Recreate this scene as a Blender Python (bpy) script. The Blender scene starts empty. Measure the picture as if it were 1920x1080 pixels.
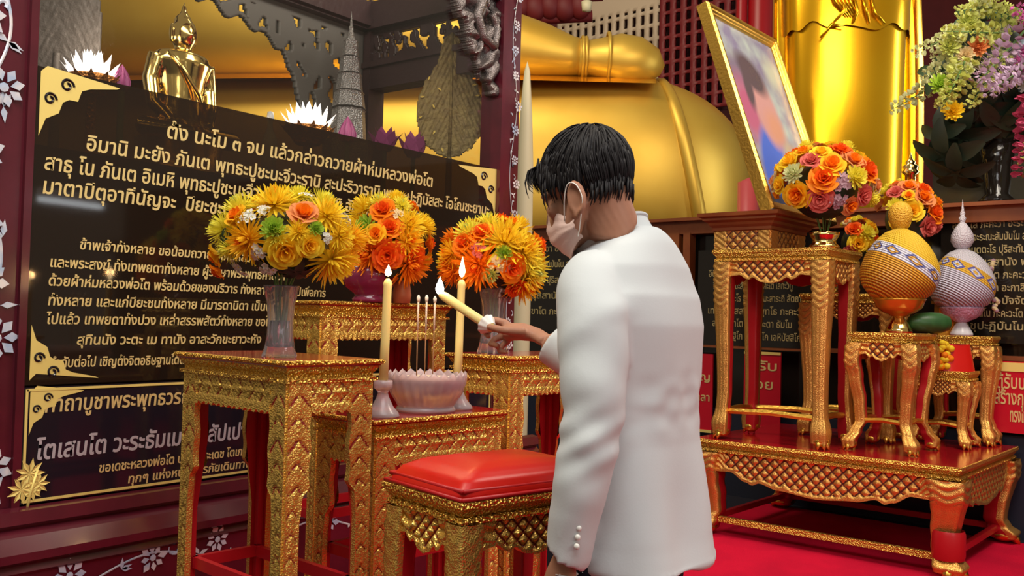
import bpy, bmesh, math, random
from math import sin, cos, pi, radians, sqrt, exp, floor, atan2, hypot
from mathutils import Vector, Matrix, noise
random.seed(7)
SC = bpy.context.scene
COL = SC.collection
V = Vector

# ------------------------------------------------------------------ camera
AZ, PITCH, ROLL, FPX = radians(37.34), radians(1.75), radians(1.47), 1770.0
FW = V((cos(AZ), sin(AZ), 0)); RT = V((sin(AZ), -cos(AZ), 0))
_f = V((cos(AZ) * cos(PITCH), sin(AZ) * cos(PITCH), sin(PITCH)))
_u = RT.cross(_f)
_r2 = RT * cos(ROLL) + _u * sin(ROLL); _u2 = -RT * sin(ROLL) + _u * cos(ROLL)
EYE = V((0, 0, 1.30))
cam_d = bpy.data.cameras.new('camera'); cam = bpy.data.objects.new('camera', cam_d); COL.objects.link(cam)
cam_d.sensor_width = 36; cam_d.lens = FPX / 1920 * 36; cam_d.clip_start = 0.05
cam.matrix_world = Matrix(((_r2.x, _u2.x, -_f.x, EYE.x), (_r2.y, _u2.y, -_f.y, EYE.y), (_r2.z, _u2.z, -_f.z, EYE.z), (0, 0, 0, 1)))
SC.camera = cam

def ray(px, py): return _f + _r2 * ((px - 960) / FPX) + _u2 * ((540 - py) / FPX)
def P(px, py, d):                     # point seen at a pixel, d metres ahead
    r = ray(px, py); return EYE + r * (d / r.dot(FW))
def PY(px, py, Y):                    # ... on the plane y = Y
    r = ray(px, py); return EYE + r * (Y / r.y)
def PZ(px, py, z):
    r = ray(px, py); return EYE + r * ((z - EYE.z) / r.z)
def CW(r, d, z): v = RT * r + FW * d; return V((v.x, v.y, z))

# ------------------------------------------------------------------ light
SC.view_settings.view_transform = 'Standard'; SC.view_settings.look = 'None'
SC.view_settings.gamma = 1; SC.view_settings.use_curve_mapping = False
SC.view_settings.exposure = -0.06
w = bpy.data.worlds.new('world'); SC.world = w; w.use_nodes = True
_bg = w.node_tree.nodes['Background']; _bg.inputs[0].default_value = (1.0, .86, .66, 1); _bg.inputs[1].default_value = .27
def area(name, loc, aim, size, power, color):
    l = bpy.data.lights.new(name, 'AREA'); l.shape = 'RECTANGLE'; l.size, l.size_y = size; l.energy = power; l.color = color
    o = bpy.data.objects.new(name, l); COL.objects.link(o); o.location = loc
    o.rotation_euler = (V(aim) - V(loc)).to_track_quat('-Z', 'Y').to_euler(); return o
area('ceiling_light_hall', CW(.4, .3, 4.2), CW(.3, 2.6, 1.0), (2.6, 1.6), 84, (.97, .97, .97))
area('ceiling_light_altar', CW(2.6, 3.6, 4.6), CW(2.0, 6.0, .8), (2.0, 1.2), 150, (1, .9, .76))
area('ceiling_light_buddha', CW(-1.4, 6.4, 6.2), CW(-.2, 9.3, 2.9), (3.6, 1.2), 190, (1, .88, .66))
area('wall_tube_light', CW(5.4, 7.0, 3.0), CW(2.8, 7.9, 2.6), (.22, 3.0), 70, (.86, .95, 1))
area('fill_light_right', CW(3.2, -.8, 2.6), CW(-.2, 2.6, .9), (1.4, 1.4), 40, (1, .95, .86))  # added fill, no known lamp; brightens right-hand table faces and jacket back
area('ceiling_light_left', CW(-1.2, 1.3, 4.0), CW(-.7, 2.9, 1.0), (1.2, 1.0), 62, (1, .9, .72))

# ------------------------------------------------------------------ materials
MATS = {}
def nt_mat(name):
    m = bpy.data.materials.new(name); m.use_nodes = True
    n = m.node_tree.nodes; b = n['Principled BSDF']; MATS[name] = m
    return m, m.node_tree, b
def lnk(t, a, b): t.links.new(a, b)
def node(t, kind, **kw):
    n = t.nodes.new(kind)
    for k, v in kw.items(): setattr(n, k, v)
    return n
def simple(name, col, rough=.5, metal=0, spec=.5, emit=None, estr=0, trans=0, bump=None, vary=None, sss=0, ior=1.45, sheen=0, coat=0):
    m, t, b = nt_mat(name)
    b.inputs['Base Color'].default_value = (*col, 1); b.inputs['Roughness'].default_value = rough
    b.inputs['Metallic'].default_value = metal; b.inputs['Specular IOR Level'].default_value = spec
    b.inputs['IOR'].default_value = ior; b.inputs['Transmission Weight'].default_value = trans
    if coat: b.inputs['Coat Weight'].default_value = coat; b.inputs['Coat Roughness'].default_value = .12
    if sheen: b.inputs['Sheen Weight'].default_value = sheen
    if sss: b.inputs['Subsurface Weight'].default_value = sss; b.inputs['Subsurface Radius'].default_value = (.02, .008, .004)
    if emit: b.inputs['Emission Color'].default_value = (*emit, 1); b.inputs['Emission Strength'].default_value = estr
    co = None
    if bump or vary:
        co = node(t, 'ShaderNodeTexCoord')
    if bump:
        kind, sc, st = bump
        if kind == 'voronoi': x = node(t, 'ShaderNodeTexVoronoi'); out = x.outputs['Distance']
        else: x = node(t, 'ShaderNodeTexNoise'); x.inputs['Detail'].default_value = 4; out = x.outputs[0]
        x.inputs['Scale'].default_value = sc; lnk(t, co.outputs['Object'], x.inputs['Vector'])
        bp = node(t, 'ShaderNodeBump'); bp.inputs['Strength'].default_value = st; bp.inputs['Distance'].default_value = .01
        lnk(t, out, bp.inputs['Height']); lnk(t, bp.outputs[0], b.inputs['Normal'])
    if vary:
        sc, col2 = vary
        x = node(t, 'ShaderNodeTexNoise'); x.inputs['Scale'].default_value = sc; x.inputs['Detail'].default_value = 5
        lnk(t, co.outputs['Object'], x.inputs['Vector'])
        r = node(t, 'ShaderNodeValToRGB'); r.color_ramp.elements[0].position = .38; r.color_ramp.elements[1].position = .64
        r.color_ramp.elements[0].color = (*col, 1); r.color_ramp.elements[1].color = (*col2, 1)
        lnk(t, x.outputs[0], r.inputs[0]); lnk(t, r.outputs[0], b.inputs['Base Color'])
    return m
M = MATS
simple('gold', (.80, .47, .085), .3, 1, bump=('noise', 60, .25))
simple('gold_smooth', (.84, .50, .075), .22, 1)
simple('gold_bead', (.80, .48, .09), .3, .82, bump=('voronoi', 130, .9))
simple('gold_statue', (.66, .42, .065), .46, .62, vary=(1.1, (.58, .34, .04)))
simple('gold_robe', (.80, .44, .012), .24, .85, vary=(1.3, (.74, .37, .008)))
simple('gold_bright', (.85, .6, .2), .14, 1)
simple('red_lacquer', (.34, .006, .012), .16, 0, .5, coat=.4)
simple('red_paint', (.42, .008, .014), .35)
simple('carpet_red', (.62, .004, .035), .9, 0, .15, bump=('noise', 300, .5), vary=(3, (.5, .003, .03)))
simple('satin_red', (.56, .010, .006), .34, 0, .4, bump=('noise', 14, .12))
simple('satin_dark', (.45, .008, .012), .4)
simple('wood_red', (.075, .008, .016), .22, 0, .5, coat=.4, vary=(6, (.10, .010, .020)))
simple('wood_dark', (.055, .026, .028), .3, 0, .5, bump=('noise', 25, .2))
simple('wood_brown', (.26, .075, .022), .35, 0, .5, vary=(5, (.20, .05, .016)))
simple('carved_grey', (.11, .088, .085), .32, .35, .5)
simple('screen_grey', (.13, .12, .11), .5)
simple('pearl', (.74, .70, .72), .2, .1, .6, vary=(14, (.40, .50, .68)))
simple('gilt_letter', (.80, .62, .26), .4, .35)
simple('gilt_flat', (.84, .66, .2), .4, .25)
simple('faded_letter', (.40, .32, .15), .5, .2)
simple('silver_letter', (.52, .48, .52), .4, .3)
simple('sign_dark', (.014, .010, .016), .07, 0, .5)
simple('sign_black', (.012, .009, .007), .1, 0, .5)
simple('sign_red', (.50, .004, .02), .3)
simple('navy', (.008, .010, .026), .6)
simple('dark_floor', (.02, .018, .028), .35)
simple('jacket', (.61, .64, .655), .85, 0, .2, bump=('noise', 260, .03))
simple('trousers', (.010, .011, .020), .85, 0, .2)
simple('skin', (.42, .20, .125), .5, 0, .4, sss=.12, vary=(30, (.39, .18, .11)))
simple('hair', (.010, .008, .009), .55, 0, .3)
simple('mask', (.86, .62, .56), .8, 0, .2, bump=('noise', 200, .1))
simple('white_plastic', (.85, .8, .75), .35)
simple('button', (.8, .78, .74), .2)
simple('candle_wax', (.84, .68, .26), .4, 0, .5, sss=.3)
simple('wick', (.02, .015, .01), .9)
simple('flame', (1, .8, .4), .5, emit=(1, .72, .36), estr=14)
simple('flame_core', (1, .9, .7), .5, emit=(1, .9, .75), estr=22)
simple('sand', (.72, .58, .46), .95, bump=('noise', 300, .4))
simple('incense_stick', (.30, .14, .06), .8)
simple('incense_ash', (.72, .68, .62), .9)
simple('ember', (1, .3, .05), .6, emit=(1, .3, .05), estr=3)
simple('glass_clear', (.95, .90, .95), .05, 0, .5, trans=.92, ior=1.45)
simple('glass_frost', (.90, .72, .76), .22, 0, .5, trans=.6, ior=1.4)
simple('purple_glaze', (.19, .02, .06), .15, 0, .5, coat=.5)
simple('salmon_glaze', (.6, .2, .11), .3)
simple('white_lit', (1, .97, .95), .5, emit=(1, .93, .88), estr=1.5)
simple('petal_pink', (.36, .07, .22), .5)
simple('basket_orange', (.62, .24, .05), .35, .5, bump=('voronoi', 90, .8))
simple('silver', (.46, .44, .44), .35, .55, bump=('voronoi', 120, .7))
simple('bronze_leaf', (.17, .115, .04), .5, .35, bump=('noise', 40, .9), vary=(22, (.24, .17, .055)))
simple('grey_leaf', (.13, .11, .10), .5, .2, bump=('noise', 40, .8))
simple('crystal', (.9, .9, .95), .08, 0, .6, trans=.5)
simple('red_wall', (.15, .010, .012), .6, vary=(2, (.11, .006, .008)))
simple('red_lattice', (.22, .022, .026), .5)
simple('dark_void', (.05, .008, .010), .8)
simple('white_lattice', (.66, .52, .38), .5)
simple('pale_stone', (.60, .55, .36), .5)
simple('wall_yellow', (.62, .46, .07), .7)
simple('pink_reflection', (.42, .06, .07), .3)
simple('smoked_glass', (.045, .040, .026), .12, 0, .5)
simple('leaf_green', (.028, .075, .022), .45, vary=(20, (.018, .05, .018)))
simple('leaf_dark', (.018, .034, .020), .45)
simple('stem_green', (.10, .20, .05), .6)
simple('gourd_green', (.035, .12, .03), .4, vary=(9, (.02, .075, .02)))
simple('lemon_wax', (.78, .55, .05), .5)
simple('amber_lacquer', (.70, .30, .03), .2, .6)
simple('lilac_bowl', (.62, .42, .58), .2, .2, bump=('voronoi', 70, .5))
simple('white_stone', (.66, .66, .70), .3)
simple('tube_glow', (1, 1, 1), .5, emit=(.86, .95, 1), estr=9)
FL = {'yellow': (.95, .68, .03), 'lemon': (.90, .80, .08), 'gold_y': (.95, .54, .018), 'orange': (.93, .26, .008), 'deep_orange': (.86, .12, .008),
      'peach': (.80, .30, .10), 'pink': (.72, .16, .13), 'cream': (.82, .66, .38), 'white': (.80, .78, .72), 'green': (.42, .60, .06),
      'mauve': (.48, .30, .36), 'lavender': (.62, .46, .62), 'magenta': (.55, .13, .36), 'rosepink': (.50, .07, .15), 'lime': (.66, .70, .20), 'pale': (.72, .74, .40)}
for k, c in FL.items():
    m = simple('flower_' + k, c, .6, 0, .25)
    t = m.node_tree; b = t.nodes['Principled BSDF']
    tr = node(t, 'ShaderNodeBsdfTranslucent'); tr.inputs[0].default_value = (*c, 1)
    mx = node(t, 'ShaderNodeMixShader'); mx.inputs[0].default_value = .30
    lnk(t, b.outputs[0], mx.inputs[1]); lnk(t, tr.outputs[0], mx.inputs[2]); lnk(t, mx.outputs[0], t.nodes['Material Output'].inputs[0])

def gilt_mat(name, ground, gold, r=.3):
    m, t, b = nt_mat(name)
    a = node(t, 'ShaderNodeAttribute', attribute_name='relief')
    mr = node(t, 'ShaderNodeMapRange'); mr.inputs['From Min'].default_value = .10; mr.inputs['From Max'].default_value = .34
    lnk(t, a.outputs['Fac'], mr.inputs['Value'])
    mx = node(t, 'ShaderNodeMix', data_type='RGBA'); mx.inputs['A'].default_value = (*ground, 1); mx.inputs['B'].default_value = (*gold, 1)
    lnk(t, mr.outputs[0], mx.inputs['Factor']); lnk(t, mx.outputs['Result'], b.inputs['Base Color']); mm = node(t, 'ShaderNodeMath', operation='MULTIPLY'); mm.inputs[1].default_value = .78; lnk(t, mr.outputs[0], mm.inputs[0]); lnk(t, mm.outputs[0], b.inputs['Metallic'])
    b.inputs['Roughness'].default_value = r
    co = node(t, 'ShaderNodeTexCoord'); v = node(t, 'ShaderNodeTexVoronoi'); v.inputs['Scale'].default_value = 210
    lnk(t, co.outputs['Object'], v.inputs['Vector'])
    bp = node(t, 'ShaderNodeBump'); bp.inputs['Strength'].default_value = .5; bp.inputs['Distance'].default_value = .004
    lnk(t, v.outputs['Distance'], bp.inputs['Height']); lnk(t, bp.outputs[0], b.inputs['Normal'])
    return m
gilt_mat('gilt', (.30, .012, .012), (.84, .53, .12))
gilt_mat('gilt_brown', (.10, .012, .008), (.76, .40, .10), .32)
gilt_mat('gilt_grey', (.03, .022, .022), (.20, .17, .165), .34)
gilt_mat('bronze_relief', (.10, .06, .02), (.24, .17, .065), .45)

# tinted glass of the big notice: dark, glossy and a little see-through
m, t, b = nt_mat('sign_glass')
b.inputs['Base Color'].default_value = (.020, .012, .008, 1); b.inputs['Roughness'].default_value = .05; b.inputs['Specular IOR Level'].default_value = .6
tr = node(t, 'ShaderNodeBsdfTransparent'); tr.inputs[0].default_value = (.62, .50, .26, 1)
mx = node(t, 'ShaderNodeMixShader'); mx.inputs[0].default_value = .26
lnk(t, b.outputs[0], mx.inputs[1]); lnk(t, tr.outputs[0], mx.inputs[2]); lnk(t, mx.outputs[0], t.nodes['Material Output'].inputs[0])
# the case's clear pane
m, t, b = nt_mat('pane_glass')
gl = node(t, 'ShaderNodeBsdfGlossy'); gl.inputs['Roughness'].default_value = .03; gl.inputs[0].default_value = (.9, .9, .88, 1)
tr = node(t, 'ShaderNodeBsdfTransparent'); tr.inputs[0].default_value = (.97, .97, .95, 1)
lw_ = node(t, 'ShaderNodeLayerWeight'); fr = node(t, 'ShaderNodeMapRange'); fr.inputs['From Min'].default_value = .3; fr.inputs['To Min'].default_value = .03; fr.inputs['To Max'].default_value = .30; lnk(t, lw_.outputs['Facing'], fr.inputs['Value'])
mx = node(t, 'ShaderNodeMixShader'); lnk(t, fr.outputs[0], mx.inputs[0])
lnk(t, tr.outputs[0], mx.inputs[1]); lnk(t, gl.outputs[0], mx.inputs[2]); lnk(t, mx.outputs[0], t.nodes['Material Output'].inputs[0])

# bud ornament skins: fine slanting bead rows, a patterned sash on a tilted band, plain crown
def bud_mat(name, body, crown, sash, dia1, dia2):
    m, t, b = nt_mat(name)
    co = node(t, 'ShaderNodeTexCoord'); sp = node(t, 'ShaderNodeSeparateXYZ'); lnk(t, co.outputs['Object'], sp.inputs[0])
    def math_(op, a, c=None):
        n = node(t, 'ShaderNodeMath', operation=op)
        for i, x in enumerate((a, c)):
            if x is None: continue
            if isinstance(x, (int, float)): n.inputs[i].default_value = x
            else: lnk(t, x, n.inputs[i])
        return n.outputs[0]
    X, Y, Z = sp.outputs
    tz = math_('ADD', Z, math_('MULTIPLY', X, .62))          # tilted height
    ang = math_('ARCTAN2', Y, X)
    # rows of beads
    rows = math_('SINE', math_('MULTIPLY', tz, 420)); bd = math_('SINE', math_('MULTIPLY', ang, 60))
    hgt = math_('ADD', rows, math_('MULTIPLY', bd, .5))
    bp = node(t, 'ShaderNodeBump'); bp.inputs['Strength'].default_value = .8; bp.inputs['Distance'].default_value = .004
    lnk(t, hgt, bp.inputs['Height']); lnk(t, bp.outputs[0], b.inputs['Normal'])
    band = math_('MULTIPLY', math_('GREATER_THAN', tz, .178), math_('LESS_THAN', tz, .262))
    top = math_('GREATER_THAN', tz, .262)
    ua = math_('FRACT', math_('MULTIPLY', ang, 1.6)); vb = math_('DIVIDE', math_('SUBTRACT', tz, .178), .084)
    dd = math_('ADD', math_('ABSOLUTE', math_('SUBTRACT', ua, .5)), math_('ABSOLUTE', math_('SUBTRACT', vb, .5)))
    d1 = math_('LESS_THAN', dd, .46); d2 = math_('LESS_THAN', dd, .32); d3 = math_('LESS_THAN', dd, .16)
    row_c = math_('MULTIPLY', math_('GREATER_THAN', rows, -.4), 1.0)
    def mix(f, a, c):
        n = node(t, 'ShaderNodeMix', data_type='RGBA'); lnk(t, f, n.inputs['Factor'])
        for k, x in (('A', a), ('B', c)):
            if isinstance(x, tuple): n.inputs[k].default_value = (*x, 1)
            else: lnk(t, x, n.inputs[k])
        return n.outputs['Result']
    base = mix(row_c, tuple(c * .5 for c in body), body)
    s = mix(d1, sash, dia1); s = mix(d2, s, dia2); s = mix(d3, s, sash)
    c = mix(band, base, s); c = mix(top, c, crown)
    lnk(t, c, b.inputs['Base Color']); b.inputs['Roughness'].default_value = .5
bud_mat('bud_yellow', (.72, .33, .02), (.82, .50, .03), (.62, .62, .74), (.10, .12, .34), (.58, .30, .04))
bud_mat('bud_white', (.66, .62, .76), (.72, .68, .76), (.74, .42, .04), (.10, .10, .42), (.62, .64, .80))

# blurred portrait print: soft patches in the plane of the picture (u across, v up, in metres)
m, t, b = nt_mat('portrait_print')
co = node(t, 'ShaderNodeTexCoord')
ns = node(t, 'ShaderNodeTexNoise'); ns.inputs['Scale'].default_value = 5; lnk(t, co.outputs['Object'], ns.inputs['Vector'])
rp = node(t, 'ShaderNodeValToRGB'); rp.color_ramp.elements[0].position = .35; rp.color_ramp.elements[1].position = .7
rp.color_ramp.elements[0].color = (.22, .19, .30, 1); rp.color_ramp.elements[1].color = (.44, .50, .46, 1)
lnk(t, ns.outputs[0], rp.inputs[0]); cur = rp.outputs[0]
def patch(cx, cy, rx, ry, soft, col, rot=0):
    global cur
    mp = node(t, 'ShaderNodeMapping'); mp.vector_type = 'TEXTURE'
    mp.inputs['Location'].default_value = (cx, cy, 0); mp.inputs['Rotation'].default_value = (0, 0, rot); mp.inputs['Scale'].default_value = (rx, ry, 100)
    lnk(t, co.outputs['Object'], mp.inputs['Vector'])
    ln = node(t, 'ShaderNodeVectorMath', operation='LENGTH'); lnk(t, mp.outputs[0], ln.inputs[0])
    mr = node(t, 'ShaderNodeMapRange'); mr.inputs['From Min'].default_value = 1 + soft; mr.inputs['From Max'].default_value = 1 - soft
    lnk(t, ln.outputs['Value'], mr.inputs['Value'])
    n = node(t, 'ShaderNodeMix', data_type='RGBA'); lnk(t, mr.outputs[0], n.inputs['Factor']); lnk(t, cur, n.inputs['A']); n.inputs['B'].default_value = (*col, 1)
    cur = n.outputs['Result']
patch(.30, 1.00, .34, .13, .5, (.20, .15, .22))
patch(.22, .72, .17, .22, .45, (.46, .10, .20))
patch(.80, 1.10, .10, .10, .7, (.50, .50, .38))
patch(.95, .85, .07, .10, .6, (.16, .17, .26))
patch(.40, .22, .25, .42, .12, (.055, .13, .62), -.1)
patch(.50, .75, .17, .25, .2, (.56, .27, .25))
patch(.56, .64, .12, .12, .5, (.60, .26, .16))
patch(.43, 1.02, .19, .12, .25, (.09, .055, .07), -.5)
patch(.32, .90, .06, .16, .3, (.09, .055, .07), -.15)
patch(.72, .22, .24, .33, .12, (.50, .39, .22))
patch(.86, .42, .16, .06, .5, (.52, .16, .18), -.5)
lnk(t, cur, b.inputs['Base Color']); b.inputs['Roughness'].default_value = .25
# ------------------------------------------------------------------ mesh helpers
class MB:
    """collects geometry and links it as one mesh object"""
    def __init__(s): s.v = []; s.f = []; s.mi = []; s.sm = []; s.rel = {}
    def add(s, vs, fs, mi=0, smooth=False, T=None):
        o = len(s.v)
        s.v += [tuple(T @ V(p)) if T is not None else tuple(p) for p in vs]
        s.f += [tuple(i + o for i in f) for f in fs]; s.mi += [mi] * len(fs); s.sm += [smooth] * len(fs)
        return o
    def box(s, c, size, mi=0, T=None, taper=1):
        x, y, z = (k / 2 for k in size); q = []
        for dz in (-z, z):
            k = taper if dz > 0 else 1
            for dx, dy in ((-x, -y), (x, -y), (x, y), (-x, y)): q.append((c[0] + dx * k, c[1] + dy * k, c[2] + dz))
        s.add(q, [(3, 2, 1, 0), (4, 5, 6, 7), (0, 1, 5, 4), (1, 2, 6, 5), (2, 3, 7, 6), (3, 0, 4, 7)], mi, False, T)
    def grid(s, fn, ns, nt, mi=0, smooth=True, wrap=False, rel=None, T=None):
        vs = []; rl = []
        n1 = ns if wrap else ns + 1
        for j in range(nt + 1):
            for i in range(n1):
                p = fn(i / ns, j / nt); vs.append(p[:3])
                if rel: rl.append(p[3])
        fs = [(j * n1 + i, j * n1 + (i + 1) % n1, (j + 1) * n1 + (i + 1) % n1, (j + 1) * n1 + i) for j in range(nt) for i in range(ns)]
        o = s.add(vs, fs, mi, smooth, T)
        for k, r in enumerate(rl): s.rel[o + k] = r
        return o
    def lathe(s, prof, seg=32, mi=0, smooth=True, T=None, flute=None):
        def fn(a, b):
            x = b * (len(prof) - 1); i = min(int(x), len(prof) - 2); k = x - i
            r = prof[i][0] * (1 - k) + prof[i + 1][0] * k; z = prof[i][1] * (1 - k) + prof[i + 1][1] * k
            t = 2 * pi * a
            if flute: r *= 1 + flute[1] * cos(flute[0] * t)
            return (r * cos(t), r * sin(t), z)
        s.grid(fn, seg, len(prof) - 1, mi, smooth, True, T=T)
    def tube(s, pts, rad, seg=8, mi=0, smooth=True, cap=True, flat=1.0, T=None, up=None):
        pts = [V(p) for p in pts]; n = len(pts); vs = []
        if not hasattr(rad, '__len__'): rad = [rad] * n
        ref = V(up) if up else None
        for i, p in enumerate(pts):
            d = (pts[min(i + 1, n - 1)] - pts[max(i - 1, 0)])
            d = d.normalized() if d.length > 1e-9 else V((0, 0, 1))
            if ref is None: ref = V((0, 0, 1)) if abs(d.z) < .9 else V((1, 0, 0))
            a = d.cross(ref); a = a.normalized() if a.length > 1e-6 else d.orthogonal().normalized()
            b = a.cross(d); ref = b
            for k in range(seg):
                t = 2 * pi * k / seg; vs.append(p + a * cos(t) * rad[i] + b * sin(t) * rad[i] * flat)
        fs = [(i * seg + k, i * seg + (k + 1) % seg, (i + 1) * seg + (k + 1) % seg, (i + 1) * seg + k) for i in range(n - 1) for k in range(seg)]
        if cap: fs += [tuple(range(seg))[::-1], tuple((n - 1) * seg + k for k in range(seg))]
        s.add(vs, fs, mi, smooth, T)
    def ell(s, c, r, mi=0, seg=16, rings=10, T=None, R=None):
        c = V(c)
        def fn(a, b):
            t = 2 * pi * a; p = pi * b; q = V((r[0] * sin(p) * cos(t), r[1] * sin(p) * sin(t), -r[2] * cos(p)))
            if R is not None: q = R @ q
            return tuple(c + q)
        s.grid(fn, seg, rings, mi, True, True, T=T)
    def build(s, name, mats, parent=None, T=None):
        me = bpy.data.meshes.new(name); me.from_pydata(s.v, [], s.f)
        for m in (mats if isinstance(mats, (list, tuple)) else [mats]): me.materials.append(M[m] if isinstance(m, str) else m)
        me.polygons.foreach_set('material_index', s.mi); me.polygons.foreach_set('use_smooth', s.sm)
        if s.rel:
            a = me.attributes.new('relief', 'FLOAT', 'POINT')
            a.data.foreach_set('value', [s.rel.get(i, 1.0) for i in range(len(s.v))])
        me.update(); return put(name, me, parent, T)
def put(name, me, parent=None, T=None):
    o = bpy.data.objects.new(name, me); COL.objects.link(o)
    if parent is not None: o.parent = parent
    if T is not None: o.matrix_local = T
    return o
def tag(o, label=None, cat=None, group=None, kind=None):
    for k, x in (('label', label), ('category', cat), ('group', group), ('kind', kind)):
        if x: o[k] = x
    return o
def thing(name, label, cat, loc=(0, 0, 0), rz=0, group=None):
    o = bpy.data.objects.new(name, None); COL.objects.link(o); o.location = loc; o.rotation_euler = (0, 0, rz)
    o.empty_display_size = .05
    return tag(o, label, cat, group)
def struct(name, mb, mats): return tag(mb.build(name, mats), kind='structure')
def rot(ax, a): return Matrix.Rotation(a, 4, ax)
def loc(x, y=None, z=None): return Matrix.Translation(V((x, y, z)) if y is not None else V(x))
def frame(o, u, v, n):
    return Matrix(((u[0], v[0], n[0], o[0]), (u[1], v[1], n[1], o[1]), (u[2], v[2], n[2], o[2]), (0, 0, 0, 1)))
def itp(L, x):
    if x <= L[0][0]: return L[0][1]
    for (a, p), (b, q) in zip(L, L[1:]):
        if x <= b:
            k = (x - a) / (b - a); k = k * k * (3 - 2 * k); return p + (q - p) * k
    return L[-1][1]
def itpl(L, x):
    if x <= L[0][0]: return L[0][1]
    for (a, p), (b, q) in zip(L, L[1:]):
        if x <= b: return p + (q - p) * (x - a) / (b - a)
    return L[-1][1]
def frac(x): return x - floor(x)

# carved relief board: pos(s,t)->(u,v), hfun(u,v,s,t)->0..1 ; u,v,n frame T ; red back
def relief(mb, T, pos, hfun, ns, nt, amp=.006, thick=.012, back=1, front=0):
    def fr(s, t):
        u, v = pos(s, t); h = hfun(u, v, s, t); return (u, v, h * amp, h)
    def bk(s, t):
        u, v = pos(1 - s, t); return (u, v, -thick)
    mb.grid(fr, ns, nt, front, True, rel=True, T=T); mb.grid(bk, max(2, ns // 3), 1 if nt < 8 else 6, back, False, T=T)
    for e in range(4):
        n = (ns, nt)[e % 2]
        def ed(a, b, e=e):
            s, t = ((a, 0), (1, a), (1 - a, 1), (0, 1 - a))[e]
            u, v = pos(s, t); h = hfun(u, v, s, t); return (u, v, -thick * (1 - b) + h * amp * b)
        mb.grid(ed, n, 1, front, False, T=T)
def chevron(p=.05, cw=.03):
    def h(u, v, s, t):                     # run along v, half width cw about u=0
        un = min(abs(u) / cw, 1.2); k = frac(v / p + un * .55)
        if k < .13: return 0
        leaf = .5 + .5 * sin(2 * pi * (v / (p * .31) - un * 1.5)); rib = exp(-(un / .16) ** 2)
        return min(1, .28 + .6 * leaf * (1 - .5 * un) + .5 * rib) if un < 1 else .85
    return h
def lattice(p=.05, q=None):
    q = q or p
    def h(u, v, s, t):
        a, b = frac(u / p + v / q), frac(u / p - v / q); m_ = min(a, 1 - a, b, 1 - b)
        if m_ < .09: return 0
        return min(1, .3 + (m_ - .09) * 1.9)
    return h
def scroll(sc=26, seed=0):
    def h(u, v, s, t):
        x, y = u * sc, v * sc
        w_ = noise.noise((x * .5 + seed, y * .5, 3.1)) * 3
        k = .5 + .5 * sin(2.6 * x + w_ * 1.6 + 1.5 * sin(1.7 * y + w_)); k2 = .5 + .5 * sin(2.9 * y + w_ * 2 + 1.5 * sin(2.1 * x))
        return max(0, min(1, 1.25 * max(k, k2) - .2))
    return h
# pierced board: cells of a grid kept where inside(u,v) is true
def pierced(mb, T, u0, v0, u1, v1, nu, nv, inside, thick, hfun=None, amp=.01, mi=0):
    du, dv = (u1 - u0) / nu, (v1 - v0) / nv
    keep = [[inside(u0 + (i + .5) * du, v0 + (j + .5) * dv) for i in range(nu)] for j in range(nv)]
    idx = {}; vs = []; fs = []; rl = []
    def vert(i, j, k):
        q = (i, j, k)
        if q not in idx:
            u, v = u0 + i * du, v0 + j * dv; h = (hfun(u, v, 0, 0) if hfun and k else 1.0)
            idx[q] = len(vs); vs.append((u, v, (h * amp if hfun else 0) if k else -thick)); rl.append(h)
        return idx[q]
    for j in range(nv):
        for i in range(nu):
            if not keep[j][i]: continue
            a, b, c, d = (i, j), (i + 1, j), (i + 1, j + 1), (i, j + 1)
            fs.append(tuple(vert(*q, 1) for q in (a, b, c, d))); fs.append(tuple(vert(*q, 0) for q in (d, c, b, a)))
            for (p, q, ni, nj) in ((a, b, i, j - 1), (b, c, i + 1, j), (c, d, i, j + 1), (d, a, i - 1, j)):
                if not (0 <= ni < nu and 0 <= nj < nv and keep[nj][ni]):
                    fs.append((vert(*p, 0), vert(*q, 0), vert(*q, 1), vert(*p, 1)))
    o = mb.add(vs, fs, mi, True, T)
    if hfun:
        for k, r in enumerate(rl): mb.rel[o + k] = r

# lettering: raised text, one mesh
_fc = {}
def text_mesh(body, bold=.02, shear=0, ext=.004):
    c = bpy.data.curves.new('lettering', 'FONT'); c.body = body; c.size = 1; c.offset = 0; c.shear = shear
    c.bevel_depth = bold; c.bevel_resolution = 0; c.resolution_u = 3; c.extrude = ext
    o = bpy.data.objects.new('lettering', c); COL.objects.link(o)
    dg = bpy.context.evaluated_depsgraph_get(); me = bpy.data.meshes.new_from_object(o.evaluated_get(dg))
    bpy.data.objects.remove(o); bpy.data.curves.remove(c)
    xs = [v.co.x for v in me.vertices]
    return me, (min(xs), max(xs)) if xs else (0, 0)
def letters(mb, T, lines, bold=.012, shear=.12, depth=.0012, mi=0):
    """lines: (text, visible prefix, x0, y0, x1, height, y1) in the frame T; the prefix ends at x1, baseline drifts y0->y1"""
    for body, pre, x0, y0, x1, hgt, y1 in lines:
        me, (a, b_) = text_mesh(body, bold, shear); e = b_
        if pre != body:
            m2, (_, e) = text_mesh(pre, bold, shear); bpy.data.meshes.remove(m2)
        kx = (x1 - x0) / (e - a); ky = hgt / .62
        vs = [(x0 + (v.co.x - a) * kx, y0 + v.co.y * ky + (y1 - y0) * (v.co.x - a) / (e - a), depth * (1 if v.co.z > 0 else 0)) for v in me.vertices]
        mb.add(vs, [tuple(p.vertices) for p in me.polygons], mi, False, T); bpy.data.meshes.remove(me)

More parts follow.
